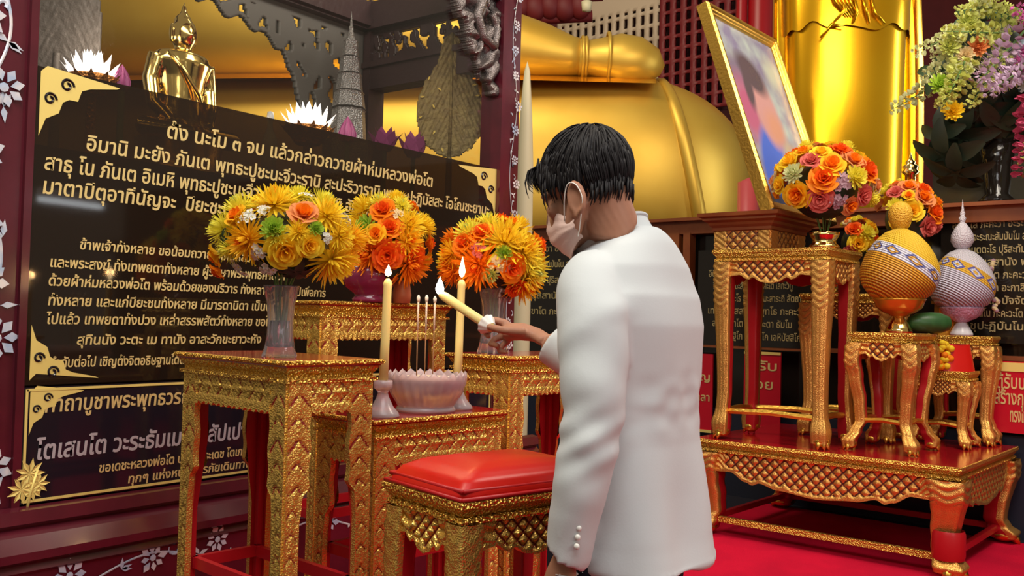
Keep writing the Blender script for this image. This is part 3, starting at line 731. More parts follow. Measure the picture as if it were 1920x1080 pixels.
# --- lower notice
s2 = thing('prayer_board', 'lower dark purple board with pale Thai lettering and gold lotus flowers at its left corner', 'sign', (xl, YP, zl_bot))
SI2 = Matrix.Translation(-V(s2.location))
mb = MB(); mb.box(((xl + xr) / 2, YP - .004, (zl_bot + zl_top) / 2), (xr - xl, .012, zl_top - zl_bot)); mb.build('board', 'sign_dark', s2, SI2)
mb = MB(); wd = xr - xl; h = zl_top - zl_bot
for (x, z, sx, sz) in ((wd / 2, h - .008, wd - .02, .008), (wd / 2, .008, wd - .02, .008), (.010, h / 2, .008, h - .012), (wd - .01, h / 2, .008, h - .012)):
    mb.box((xl + x, z + zl_bot, .001), (sx, sz, .003), 0, F0)
kanok(mb, F0 @ loc(xl + .02, zl_top - .016, 0), .13, (1, -1))
mb.build('border', ['gilt_flat', 'sign_dark'], s2, SI2)
for ln_ in [LN('คาถาบูชาพระพุทธวรณ์', 'คาถาบูชาพระพุทธว', 84, 773, 324, 757, 26), LN('ขอเดชะหลวงพ่อโต บารมีพระเดช โตเภา', 'ขอเดชะหลวงพ่อโ', 186, 886, 318, 868, 15), LN('ทุกๆ แห่งหน ให้นิรภัยเดินทางถึง', 'ทุกๆ แห่ง', 240, 906, 320, 893, 14)]:
    mb = MB(); letters(mb, F0, [ln_], .016, .10); mb.build('gold_lettering', 'gilt_letter', s2, SI2)
mb = MB(); letters(mb, F0, [LN('โตเสนโต วะระธัมเม  โตสัปเปา', 'โตเสนโต วะระธัมเ', 68, 862, 320, 833, 30)], .02, .10); mb.build('silver_lettering', 'silver_letter', s2, SI2)
mb = MB()                                          # lotus flowers
def flat_lotus(cx, cz, r, n=9):
    for k in range(n):
        a = 2 * pi * k / n
        mb.add([(cx, cz, .004), (cx + r * .55 * cos(a + .3), cz + r * .55 * sin(a + .3), .006), (cx + r * cos(a), cz + r * sin(a), .003), (cx + r * .55 * cos(a - .3), cz + r * .55 * sin(a - .3), .006)], [(0, 1, 2, 3)], 0, False, F0)
for px, py, r in ((52, 887, .048), (66, 906, .04), (36, 918, .045), (56, 918, .036)):
    q = PY(px, py, YP); flat_lotus(q.x, q.z, r)
q = PY(46, 925, YP); mb.tube([(q.x, q.z - .07, .002), (q.x + .01, q.z, .003), (q.x + .03, q.z + .07, .003)], .005, 5, 0, T=F0)
mb.build('lotus_emblem', 'gilt_flat', s2, SI2)

# --- things inside the case, standing on its shelf (top 1.80)
ZF = 1.80
def petal_ring(mb, n, r0, h, wd, out, z0, mi=0, a0=0, curl=0, T=None):
    for k in range(n):
        a = a0 + 2 * pi * k / n
        def fn(s, t, a=a):
            ww = wd * sin(pi * min(1, .12 + .88 * t) ** .8) * (s - .5) * 2 if t < 1 else 0
            rr = r0 + out * t ** 1.3 - curl * t * t; return (rr * cos(a) - ww * sin(a), rr * sin(a) + ww * cos(a), z0 + h * t)
        mb.grid(fn, 2, 5, mi, True, T=T)
def lotus_lamp(px, py, depth_in, sc, label):
    q = PY(px, py, YP + depth_in)
    t = thing('lotus_lamp', label, 'lamp', (q.x, q.y, ZF), 0, 'lotus lamps in the shrine case'); hb = q.z - ZF
    mb = MB(); mb.lathe([(.10 * sc, 0), (.11 * sc, .02), (.03 * sc, .05), (.03 * sc, max(.06, hb - .10 * sc)), (.09 * sc, hb - .06 * sc), (.17 * sc, hb + .01), (.15 * sc, hb + .015), (0, hb)], 28)
    petal_ring(mb, 12, .08 * sc, .13 * sc, .035 * sc, .12 * sc, hb - .09 * sc); mb.build('bowl', 'basket_orange', t)
    mb = MB()
    petal_ring(mb, 12, .10 * sc, .13 * sc, .034 * sc, .09 * sc, hb - .01); petal_ring(mb, 10, .08 * sc, .17 * sc, .034 * sc, .05 * sc, hb, 0, .2); petal_ring(mb, 8, .04 * sc, .19 * sc, .032 * sc, .02 * sc, hb, 0, .1)
    mb.build('lit_petals', 'white_lit', t)
    l = bpy.data.lights.new('bulb', 'POINT'); l.energy = 2.2; l.color = (1, .85, .68); l.shadow_soft_size = .08
    lo = bpy.data.objects.new('bulb', l); COL.objects.link(lo); lo.parent = t; lo.location = (0, 0, hb + .3 * sc)
lotus_lamp(172, 152, .30, .56, 'glowing white lotus lamp at the left beside the dark pink lotus bud')
lotus_lamp(578, 246, .30, .66, 'glowing white lotus lamp in front of the silver spire model')
def lotus_bud(px, py, dep, sc, label, open_=0, hpx=0):
    q = PY(px, py, YP + dep); t = thing('lotus_flower', label, 'flower', (q.x, q.y, ZF), 0, 'pink lotuses in the shrine case')
    mb = MB(); hz = max(.02, q.z - ZF)
    petal_ring(mb, 7, .03 * sc, .13 * sc, .05 * sc, .03 * sc + open_ * .06, hz - .02, 0, 0, .05 * sc * (1 - open_)); petal_ring(mb, 6, .02 * sc, .15 * sc, .045 * sc, .02 * sc + open_ * .03, hz - .01, 0, .4, .04 * sc * (1 - open_))
    mb.build('petals', 'petal_pink', t)
    mb = MB(); mb.lathe([(.05 * sc, 0), (.05 * sc, .01), (.012, .02), (.012, hz)], 12); mb.build('stem', 'stem_green', t)
lotus_bud(228, 158, .25, .55, 'dark pink lotus bud between the left lamp and the small golden statue')
lotus_bud(651, 258, .42, .75, 'pink lotus bud at the foot of the silver spire')
lotus_bud(721, 276, .60, .75, 'flat open pink lotus right of the corner post', .9)
lotus_bud(775, 288, .45, .8, 'pink lotus partly behind the leaf shaped fan', .8)
# spire model
q = PY(652, 262, YP + .72); zq = q.z; sd = (q - EYE).dot(FW) / FPX
t = thing('spire_model', 'silver grey tiered stupa spire model in the case corner', 'model', (q.x, q.y, ZF), radians(10))
zz = [262, 232, 229, 204, 201, 174, 171, 144, 141, 113, 110, 77, 70]; 
mb = MB()
tiers = [(36, 270, 206), (32, 202, 173), (26, 170, 139), (21, 136, 107), (16, 104, 75)]
for hw, b0, b1 in tiers:
    z0, z1 = zq + (262 - b0) * sd - ZF, zq + (262 - b1) * sd - ZF; r = hw * sd
    mb.lathe([(0, z0), (r * 1.02, z0), (r * .98, z0 + .006), (r * .86, z1 - .006), (r * .92, z1), (0, z1)], 8, smooth=False)
mb.lathe([(0, 0), (.13, 0), (.13, zq - ZF - .01), (0, zq - ZF)], 8, smooth=False)
mb.build('tiers', 'silver', t)
mb = MB(); mb.lathe([(.030, zq + 186 * sd - ZF), (.018, zq + 196 * sd - ZF), (.016, zq + 202 * sd - ZF), (.012, zq + 206 * sd - ZF), (.011, zq + 214 * sd - ZF), (.007, zq + 218 * sd - ZF), (.001, zq + 244 * sd - ZF)], 12); mb.build('spire', 'silver', t)
# bronze leaf fan
q = PY(842, 296, YP + .30); sd = (q - EYE).dot(FW) / FPX; rz_ = atan2(RT.y, RT.x) + .15
t = thing('leaf_fan', 'big bronze leaf shaped fan studded with small gold leaves in the case', 'fan', (q.x, q.y, ZF), rz_)
z0 = q.z - ZF
outl = [(0, .02), (.03, .22), (.10, .42), (.2, .55), (.32, .60), (.45, .58), (.58, .48), (.68, .34), (.75, .25), (.85, .2), (.94, .15), (1, .02)]
HL = 238 * sd; LW = 118 * sd
def leaf_in(u, v): return abs(u) < itp(outl, v / HL) * LW * .9 and 0 <= v <= HL
mb = MB(); lf = lambda u, v, s, tt: .45 + .3 * noise.noise((u * 30, v * 30, 0)) + .3 * sin(v * 120 + abs(u) * 260) * .5
pierced(mb, frame((0, 0, z0), (1, 0, 0), (0, 0, 1), (0, -1, 0)), -LW * .6, 0, LW * .6, HL, 70, 110, leaf_in, .012, lf, .010)
mb.build('leaf', 'bronze_leaf', t)
mb = MB(); mb.tube([(0, 0, z0 - .03), (.002, 0, z0 + HL * .5), (0, 0, z0 + HL)], [.012, .010, .008], 8); mb.lathe([(.09, 0), (.09, .015), (.02, .03), (.014, max(.05, z0))], 16); mb.build('stand', 'bronze_leaf', t)
mb = MB(); R_ = random.Random(3)
for k in range(16):
    v = (.04 + .68 * k / 16) * HL; u = itp(outl, v / HL) * LW * .86 * (1 if k % 2 else -1) * (1 if k % 4 != 0 else .5)
    a0 = R_.uniform(0, 6); r = .012
    mb.add([(u, -.014, z0 + v), (u + r * cos(a0), -.02, z0 + v + r * sin(a0)), (u + 2.2 * r * cos(a0 + .5), -.016, z0 + v + 2.2 * r * sin(a0 + .5)), (u + r * cos(a0 + 1), -.02, z0 + v + r * sin(a0 + 1))], [(0, 1, 2, 3)], 0, False)
mb.build('gold_studs', 'gilt_flat', t)
# grey leaf fan, far left
q = PY(105, 150, YP + .55); sd = (q - EYE).dot(FW) / FPX
t = thing('leaf_fan', 'wide grey brown leaf shaped fan at the left end of the case', 'fan', (q.x, q.y, ZF), rz_)
z0 = q.z - ZF; HL = 330 * sd; LW = 150 * sd
mb = MB(); pierced(mb, frame((0, 0, z0), (1, 0, 0), (0, 0, 1), (0, -1, 0)), -LW * .7, -.03, LW * .7, HL, 60, 90, lambda u, v: abs(u) < LW * .52 * itp([(-.1, .95), (.3, 1), (.7, .8), (1, .1)], v / HL), .012, lf, .010)
mb.build('leaf', 'grey_leaf', t)
mb = MB(); mb.lathe([(.09, 0), (.09, .015), (.02, .03), (.014, z0 + .1)], 16); mb.build('stand', 'grey_leaf', t)
# little bottle
q = PY(507, 215, YP + .22); mb = MB(); mb.lathe([(0, 0), (.03, 0), (.03, q.z - ZF - .10), (.012, q.z - ZF - .06), (.010, q.z - ZF - .03), (.016, q.z - ZF - .02), (.012, q.z - ZF + .01), (0, q.z - ZF + .015)], 16, T=loc(q.x, q.y, ZF))
tag(mb.build('bottle', 'crystal'), 'tiny clear bottle left of the second lotus lamp', 'bottle')

# small golden statue (seated), in the case
q = PY(342, 110, YP + .42); sd = (q - EYE).dot(FW) / FPX
z_top = q.z + 95 * sd
def fuse(mb, vox, smooth_it=6, name='body', fac=.5):
    me = bpy.data.meshes.new(name); me.from_pydata(mb.v, [], mb.f); me.update()
    o = bpy.data.objects.new(name, me); COL.objects.link(o)
    md = o.modifiers.new('r', 'REMESH'); md.mode = 'VOXEL'; md.voxel_size = vox; md.use_smooth_shade = True
    if smooth_it: ms = o.modifiers.new('s', 'SMOOTH'); ms.iterations = smooth_it; ms.factor = fac
    dg = bpy.context.evaluated_depsgraph_get(); dg.update()
    m2 = bpy.data.meshes.new_from_object(o.evaluated_get(dg)); bpy.data.objects.remove(o); bpy.data.meshes.remove(me)
    m2.polygons.foreach_set('use_smooth', [True] * len(m2.polygons)); return m2
t = thing('buddha_statuette', 'small golden seated statuette in the glass case left of the second lotus lamp', 'statue', (q.x, q.y, ZF), 0)
k = 1.0; mb = MB(); top = z_top - ZF
def zz_(py): return q.z + (110 - py) * sd - ZF
mb.tube([(0, 0, zz_(250)), (0, 0, zz_(215)), (0, 0, zz_(190)), (0, 0, zz_(150)), (0, 0, zz_(120)), (0, 0, zz_(104)), (0, 0, zz_(96))], [x * sd for x in (44, 42, 40, 48, 58, 52, 22)], 24, flat=.62, up=(0, 1, 0))
mb.tube([(0, 0, zz_(104)), (0, 0, zz_(84))], 15 * sd, 14)
mb.ell((0, -.004, zz_(66)), (24 * sd, 25 * sd, 33 * sd), 0, 20, 14); mb.ell((0, .004, zz_(38)), (16 * sd, 16 * sd, 14 * sd), 0, 16, 10)
mb.tube([(0, 0, zz_(30)), (0, 0, zz_(18)), (0, 0, zz_(2))], [8 * sd, 6 * sd, 1 * sd], 10)
mb.tube([(0, -.045 - 0, zz_(62)), (0, -25 * sd, zz_(72))], [4 * sd, 6 * sd], 8)
for s_ in (-1, 1):
    mb.ell((s_ * 25 * sd, .0, zz_(66)), (4 * sd, 7 * sd, 19 * sd), 0, 10, 8)
    mb.tube([(s_ * 52 * sd, 0, zz_(114)), (s_ * 62 * sd, 4 * sd, zz_(160)), (s_ * 60 * sd, -6 * sd, zz_(205)), (s_ * 40 * sd, -32 * sd, zz_(238)), (s_ * 10 * sd, -40 * sd, zz_(244))], [17 * sd, 15 * sd, 14 * sd, 11 * sd, 9 * sd], 12)
    mb.tube([(s_ * 30 * sd, 0, zz_(250)), (s_ * 92 * sd, -30 * sd, zz_(256)), (s_ * 10 * sd, -58 * sd, zz_(256))], [26 * sd, 24 * sd, 16 * sd], 12, flat=.8)
me = fuse(mb, .006, 4, 'body'); me.materials.append(M['gold_bright']); put('body', me, t)
mb = MB(); zb_ = zz_(268); mb.lathe([(0, 0), (.20, 0), (.21, .02), (.16, .05), (.17, zb_), (0, zb_)], 30); mb.build('pedestal', 'gold', t)
mb = MB(); mb.tube([(-46 * sd, -26 * sd, zz_(108)), (-20 * sd, -36 * sd, zz_(140)), (14 * sd, -34 * sd, zz_(180)), (36 * sd, -26 * sd, zz_(215))], [3 * sd, 5 * sd, 5 * sd, 3 * sd], 8); mb.build('sash', 'gold_bright', t)
# fluorescent tube across the hall, mirrored in the big notice
def mirror(px, py, dist):
    p = PY(px, py, YP - .01); d = (p - EYE).normalized(); r = V((d.x, -d.y, d.z)); return p + r * dist
a, b_ = mirror(74, 373, 3.0), mirror(190, 388, 3.25)
t = thing('tube_lamp', 'white fluorescent tube mirrored in the big dark board', 'lamp', tuple(a))
mb = MB(); mb.tube([(0, 0, 0), tuple(b_ - a)], .018, 10); mb.build('tube', 'tube_glow', t)
mb = MB(); mb.tube([(0, 0, .04), tuple(b_ - a + V((0, 0, .04)))], .03, 6); mb.build('housing', 'white_plastic', t)
# ------------------------------------------------------------------ gilt altar tables
def rim(mb, w, d, prof, mi=0):
    """moulding round a w x d rectangle: prof = [(offset outward, z)]"""
    for (o0, z0), (o1, z1) in zip(prof, prof[1:]):
        q = []
        for o, z in ((o0, z0), (o1, z1)):
            x, y = w / 2 + o, d / 2 + o; q += [(-x, -y, z), (x, -y, z), (x, y, z), (-x, y, z)]
        mb.add(q, [(i, (i + 1) % 4, 4 + (i + 1) % 4, 4 + i) for i in range(4)], mi, False)
def beads(mb, w, d, off, z, r, step, mi=0):
    for (L_, ax, s_) in ((w, 0, -1), (w, 0, 1), (d, 1, -1), (d, 1, 1)):
        n = max(3, int((L_ + 2 * off) / step))
        for k in range(n):
            t_ = (k + .5) / n * (L_ + 2 * off) - L_ / 2 - off; y = s_ * ((d if ax == 0 else w) / 2 + off)
            c = (t_, y, z) if ax == 0 else (y, t_, z)
            x0, y0, z0 = c
            mb.add([(x0 - r, y0, z0), (x0 + r, y0, z0), (x0, y0 - r, z0), (x0, y0 + r, z0), (x0, y0, z0 - r), (x0, y0, z0 + r)],
                   [(0, 2, 5), (2, 1, 5), (1, 3, 5), (3, 0, 5), (2, 0, 4), (1, 2, 4), (3, 1, 4), (0, 3, 4)], mi, True)
SIDES = lambda w, d: [((0, -d / 2, 0), (1, 0, 0), (0, -1, 0), w), ((w / 2, 0, 0), (0, 1, 0), (1, 0, 0), d), ((0, d / 2, 0), (-1, 0, 0), (0, 1, 0), w), ((-w / 2, 0, 0), (0, -1, 0), (-1, 0, 0), d)]
def tile_top(t, w, d, z, off, mat='red_lacquer'):
    mb = MB(); mb.box((0, 0, z - .008), (w + 2 * off - .012, d + 2 * off - .012, .016)); return mb.build('table_top', mat, t)
def angle_table(label, cx, cy, w, d, h, rz, group=None):
    """tall stand with straight angle legs faced in gilt carving, red within"""
    t = thing('altar_table', label, 'table', (cx, cy, 0), rz, group)
    tile_top(t, w, d, h, .022)
    mb = MB(); rim(mb, w, d, [(.016, h), (.024, h - .002), (.024, h - .010), (.014, h - .014), (.010, h - .026), (.002, h - .036), (.002, h - .044), (.012, h - .046), (.012, h - .054), (0, h - .056)])
    beads(mb, w, d, .024, h - .006, .004, .011); mb.build('rim', 'gold_bead', t)
    ha = .075; lw = .066; zt_ = h - .054
    for (o, u, n, L_) in SIDES(w, d):
        F = frame((o[0], o[1], zt_), u, (0, 0, 1), n)
        mb = MB(); ch = chevron(.05, .026)
        nn = max(20, int((L_ - .1) / .0035))
        def pos(s, tt, L_=L_): u_ = (s - .5) * (L_ - 2 * lw + .004); return (u_, -(ha + .004 * sin(u_ * 250)) * (1 - tt))
        def hf(u_, v_, s, tt):
            if v_ < -.052: return .75 if v_ > -.058 else (.5 + .5 * abs(sin(u_ * 170)))
            return ch(v_ + .026, u_, 0, 0)
        relief(mb, F, pos, hf, nn, 20, .007, .010); mb.build('apron', ['gilt', 'red_paint'], t)
    for sx in (-1, 1):
        for sy in (-1, 1):
            mb = MB(); ch = chevron(.055, .028)
            for (ax, o, u, n) in ((0, (sx * w / 2, sy * d / 2), (-sx, 0, 0), (0, sy, 0)), (1, (sx * w / 2, sy * d / 2), (0, -sy, 0), (sx, 0, 0))):
                # u runs inward from the corner; keep the frame right-handed by mirroring u
                F = frame((o[0], o[1], 0), u, (0, 0, 1), n); flip = V(u).cross(V((0, 0, 1))).dot(V(n)) < 0
                z_step = zt_ * .78
                def wid(v, z_step=z_step): return lw + .012 * sin(v * 60) * .25 if v > z_step else itp([(z_step - .10, lw * .62), (z_step - .03, lw * .72), (z_step, lw)], v)
                def pos(s, tt, flip=flip):
                    v = zt_ * tt; k = 1 - s if flip else s; return (wid(v) * k, v)
                def hf(u_, v_, s, tt): 
                    wv = wid(v_); e = abs(u_ - wv)
                    return .85 if e < .004 or u_ < .004 else ch(u_ - wv * .5, v_, 0, 0)
                relief(mb, F, pos, hf, 14, int(zt_ / .0055), .006, .012)
            mb.build('leg', ['gilt', 'red_paint'], t)
    mb = MB()                                       # red lining boards between leg pairs and low stretchers
    for sx in (-1, 1):
        for sy in (-1, 1): mb.box((sx * (w / 2 - .022), sy * (d / 2 - .022), zt_ / 2), (.018, .018, zt_))
    for s_ in (-1, 1):
        mb.box((0, s_ * (d / 2 - .03), .62), (w - .04, .016, .03)); mb.box((s_ * (w / 2 - .03), 0, .62), (.016, d - .04, .03))
    mb.build('inner_frame', 'red_paint', t)
    return t
def corner_xy(px, py, dpt, rz, w, d, z=None):
    p = P(px, py, dpt); X = V((cos(rz), sin(rz))); Y = V((-sin(rz), cos(rz)))
    c = V((p.x, p.y)) + X * (w / 2 + .022) + Y * (d / 2 + .022); return c.x, c.y, p.z
RL = radians(37.34 - 43)
x_, y_, z_ = corner_xy(536, 677, 2.2, RL, .25, .485); T1Z = z_
angle_table('tall gilt stand table at the left carrying a glass vase of yellow flowers', x_, y_, .25, .485, z_, RL, 'gilt stand tables by the shrine case'); T1C = (x_, y_)
x_, y_, z_ = corner_xy(703, 789, 2.55, RL, .49, .26); T2Z = z_
angle_table('lower gilt table in the middle carrying candles and the incense bowl', x_, y_, .49, .26, z_, RL, 'gilt stand tables by the shrine case'); T2C = (x_, y_)
x_, y_, z_ = corner_xy(600, 563, 3.1, RL, .56, .26); T3Z = z_
angle_table('tallest gilt table at the back carrying a purple bowl of flowers', x_, y_, .56, .26, z_, RL, 'gilt stand tables by the shrine case'); T3C = (x_, y_)
x_, y_, z_ = corner_xy(957, 668, 3.02, RL, .50, .26); T4Z = z_
angle_table('gilt table behind the held candle carrying the right glass vase', x_, y_, .50, .26, z_, RL, 'gilt stand tables by the shrine case'); T4C = (x_, y_)

# scalloped apron used on the cabriole tables
def scallop(dm, lobes=1):
    if lobes == 1: L_ = [(0, 1.25), (.06, .85), (.12, .66), (.20, .62), (.27, .80), (.29, .84), (.33, .74), (.42, .95), (.5, 1.02), (.58, .95), (.67, .74), (.71, .84), (.73, .80), (.80, .62), (.88, .66), (.94, .85), (1, 1.25)]
    else: L_ = [(0, 1.3), (.03, .95), (.07, .66), (.13, .64), (.20, .92), (.23, 1.0), (.26, .90), (.34, 1.05), (.5, 1.16), (.66, 1.05), (.74, .90), (.77, 1.0), (.80, .92), (.87, .64), (.93, .66), (.97, .95), (1, 1.3)]
    return lambda s: dm * itp(L_, s)
def cabriole_leg(sx, sy, h, r0, amp, paw, mb, mats=True, flutes=5, knee=True, jewel=True):
    """leg at a corner, local origin = the corner of the frame on the ground"""
    dirx, diry = sx, sy
    def ctr(k):                                   # k 0 ground .. 1 top; offset along the outward diagonal
        return amp * itp([(0, .95), (.05, 1.0), (.14, .25), (.24, -.35), (.42, -.18), (.66, .35), (.82, .75), (.93, .62), (1, .35)], k)
    def rad(k): return r0 * itp([(0, .95), (.06, 1.05), (.16, .78), (.3, .80), (.55, .92), (.8, 1.12), (1, 1.25)], k)
    z0 = paw * .45
    base = atan2(diry, dirx)
    def fn(a, b):
        k = b; z = z0 + (h - z0) * b; c = ctr(k); r = rad(k); th = 2 * pi * a + base
        cx, sn = cos(th), sin(th); m_ = max(abs(cx), abs(sn)); rr = r / (m_ ** .75)
        dev = (a if a <= .5 else 1 - a) * 2 * pi    # angle from the outward diagonal
        outer = dev < 1.75
        fl = 1.0; rl = 1.0
        if outer:
            g = .5 + .5 * cos(dev * flutes * 2.0); fl += .06 * g; rl = .30 + .7 * g
            if knee and k > .74:
                q = .5 + .5 * sin(z * 150 + abs(sin(dev * 2.2)) * 5); fl = 1 + .09 * q; rl = .16 + .84 * q
        return (cx * rr * fl + c * dirx * .72 - dirx * r0 * .8, sn * rr * fl + c * diry * .72 - diry * r0 * .8, z, rl)
    n1 = 40; nr = int(h / .008)
    o = len(mb.v); f0 = len(mb.f)
    mb.grid(fn, n1, nr, 0, True, True, rel=True)
    for j in range(nr):
        for i in range(n1):
            a = (i + .5) / n1; dev = (a if a <= .5 else 1 - a) * 2 * pi
            if dev > 2.0: mb.mi[f0 + j * n1 + i] = 1
    # paw: ball of the foot and toes with claws
    c = ctr(0) * .72 - r0 * .8; px_, py_ = c * dirx, c * diry
    mb.ell((px_, py_, paw * .62), (r0 * 1.1, r0 * 1.1, paw * .5), 2, 14, 8)
    for k in (-1, 0, 1):
        a = base + k * .75; ex, ey = px_ + cos(a) * r0 * .9, py_ + sin(a) * r0 * .9
        mb.tube([(px_, py_, paw * .8), (px_ + cos(a) * r0 * .7, py_ + sin(a) * r0 * .7, paw * .62), (ex, ey, paw * .30), (px_ + cos(a) * r0 * 1.15, py_ + sin(a) * r0 * 1.15, paw * .02)], [r0 * .35, r0 * .42, r0 * .36, r0 * .06], 8, 2)
def cabriole_table(label, cx, cy, z0, w, d, h, rz, r0, amp, apron_h, group=None, lobes=1, lat=.05, stretch=.16, top_off=.03, rim_h=.05, paw=.06, flutes=5, name='altar_table', red_foot=False, gm='gilt_brown', cat='table'):
    t = thing(name, label, cat, (cx, cy, z0), rz, group)
    tile_top(t, w, d, h, top_off)
    mb = MB(); k = rim_h
    rim(mb, w, d, [(top_off - .006, h), (top_off, h - .003), (top_off, h - k * .28), (top_off * .8, h - k * .34), (top_off * .45, h - k * .62), (top_off * .2, h - k * .68), (top_off * .62, h - k * .74), (top_off * .62, h - k * .96), (0, h - k)])
    beads(mb, w, d, top_off * .62, h - k * .86, k * .07, k * .22); mb.build('rim', 'gold_bead', t)
    zt_ = h - rim_h
    for (o, u, n, L_) in SIDES(w, d):
        F = frame((o[0], o[1], zt_), u, (0, 0, 1), n); mb = MB(); sc_ = scallop(apron_h, lobes); la = lattice(lat, lat)
        def pos(s, tt, L_=L_): return ((s - .5) * (L_ - r0 * .8), -sc_(s) * (1 - tt))
        def hf(u_, v_, s, tt): 
            e = (sc_(s) + v_) / apron_h
            if e < .12: return .9
            ed = min(s, 1 - s) * L_
            if ed < apron_h * .9: return .25 + .75 * (.5 + .5 * sin(v_ * 190 + ed * 120 + 3 * sin(ed * 40)))
            return la(u_, v_, 0, 0)
        relief(mb, F, pos, hf, max(30, int(L_ / (lat * .09))), max(14, int(apron_h / (lat * .10))), .012, .014); mb.build('apron', [gm, 'red_paint'], t)
    for sx in (-1, 1):
        for sy in (-1, 1):
            mb = MB(); cabriole_leg(sx, sy, zt_, r0, amp, paw, mb, flutes=flutes)
            mb.build('leg', ['gilt' if gm == 'gilt' else gm, 'red_paint', 'gold'], t, loc(sx * w / 2, sy * d / 2, 0))
    if stretch:
        mb = MB(); zs = stretch
        for s_ in (-1, 1):
            mb.tube([(-w / 2 + r0 * .6, s_ * (d / 2 - r0 * .9), zs), (0, s_ * (d / 2 - r0 * .9), zs + .012), (w / 2 - r0 * .6, s_ * (d / 2 - r0 * .9), zs)], r0 * .42, 6, 0, False)
            mb.tube([(s_ * (w / 2 - r0 * .9), -d / 2 + r0 * .6, zs), (s_ * (w / 2 - r0 * .9), 0, zs + .012), (s_ * (w / 2 - r0 * .9), d / 2 - r0 * .6, zs)], r0 * .42, 6, 0, False)
        mb.build('stretcher', 'gold', t)
    return t
def alt_table(label, x0, y0, w, d, z0, h, r0, amp, ah, **kw):
    """x0,y0: near corner in altar-block coordinates"""
    o = kw.get('top_off', .03); p = alt(x0 + w / 2 + o, y0 + d / 2 + o)
    return cabriole_table(label, p.x, p.y, z0, w, d, h, TA, r0, amp, ah, **kw)
def uv(p): return p.dot(TX), p.dot(TY)
# cushioned stool
RS = radians(37.34 - 51)
SW, SD = .40, .27
p = P(866, 943, 2.0); X = V((cos(RS), sin(RS))); Y = V((-sin(RS), cos(RS)))
c = V((p.x, p.y)) + X * (SW / 2 + .02) + Y * (SD / 2 + .02); SZ = p.z
st = cabriole_table('gilt carved stool with a plump red satin seat cushion beside the man', c.x, c.y, 0, SW, SD, SZ, RS, .025, .02, .085, None, 1, .034, .30, .024, .052, .05, 4, 'cushioned_stool', gm='gilt', cat='stool')
mb = MB()
def cush(a, b):
    th = 2 * pi * a; cx, sn = cos(th), sin(th); e = .16; q = (abs(cx) ** e * (1 if cx > 0 else -1), abs(sn) ** e * (1 if sn > 0 else -1))
    prof = [(0, .02), (.0, .99), (.010, 1.0), (.018, .985), (.024, .965), (.040, .90), (.056, .72), (.066, .45), (.070, .15), (.0705, .0)]
    i = b * (len(prof) - 1); j = min(int(i), len(prof) - 2); f_ = i - j
    z = prof[j][0] * (1 - f_) + prof[j + 1][0] * f_; k = prof[j][1] * (1 - f_) + prof[j + 1][1] * f_
    return (q[0] * (SW / 2 + .018) * k, q[1] * (SD / 2 + .018) * k, SZ + z * .98)
mb.grid(cush, 72, 27, 0, True, True); cu = mb.build('cushion', 'satin_red', st)
mb = MB()
for zz_k, off in ((.004, .019), (.020, .010)):
    mb.tube([(x, y, SZ + zz_k) for x, y in ((-SW / 2 - off, -SD / 2 - off), (SW / 2 + off, -SD / 2 - off), (SW / 2 + off, SD / 2 + off), (-SW / 2 - off, SD / 2 + off), (-SW / 2 - off, -SD / 2 - off))], .005, 8)
mb.build('piping', 'satin_dark', cu)

# altar block on the right
b1 = P(1803, 878, 4.84); bx, by = uv(b1); B1Z = b1.z
big = alt_table('long low gilt altar table with lattice apron standing on the red carpet', bx, by, 1.20, 1.48, 0, B1Z, .075, .045, .17, lobes=2, lat=.062, stretch=0, top_off=.035, rim_h=.075, paw=.085)
for o in big.children:
    if o.name.startswith('leg'):
        pass
mb = MB(); w_, d_ = 1.20, 1.48
mb.box((-w_ / 2 + .06, 0, .10), (.03, d_ - .1, .035), 0)
mb.build('stretcher', 'gold_bead', big)
mb = MB(); mb.box((0, -d_ / 2 + .06, .10), (w_ - .1, .03, .035)); mb.box((0, d_ / 2 - .06, .10), (w_ - .1, .03, .035)); mb.box((w_ / 2 - .06, 0, .10), (.03, d_ - .1, .035))
mb.build('stretcher', 'red_paint', big)
# red band round the worn near leg
mb = MB(); mb.lathe([(.078, .10), (.083, .12), (.083, .23), (.076, .25)], 20, 0, True, T=loc(-w_ / 2 + .045, -d_ / 2 + .045, 0)); mb.build('foot_band', 'red_paint', big)
tall = alt_table('tall gilt fluted table carrying the framed portrait on the altar', 5.25, 2.06, .46, .68, B1Z, 1.745 - B1Z, .045, .012, .13, lobes=1, lat=.055, stretch=.17, top_off=.03, rim_h=.075, paw=.075, flutes=6)
alt_table('small gilt table with bowed legs carrying the yellow bud ornament', 5.42, 1.64, .36, .33, B1Z, 1.265 - B1Z, .036, .05, .10, lat=.05, stretch=.17, top_off=.022, rim_h=.06, paw=.06)
alt_table('gilt table under the white bud ornament at the back right', 6.26, 1.44, .15, .33, B1Z, 1.255 - B1Z, .034, .035, .10, lat=.045, stretch=.17, top_off=.02, rim_h=.06, paw=.06)
alt_table('lowest gilt table with flowers on a red cloth at the right of the altar', 5.98, 1.50, .20, .32, B1Z, 1.045 - B1Z, .032, .03, .09, lat=.026, stretch=.13, top_off=.02, rim_h=.06, paw=.055)
alt_table('brown gilt table behind the tall table carrying rose bouquets', 5.90, 1.91, .26, .56, B1Z, 1.50 - B1Z, .04, .02, .11, lat=.03, stretch=.17, top_off=.022, rim_h=.06, paw=.06)
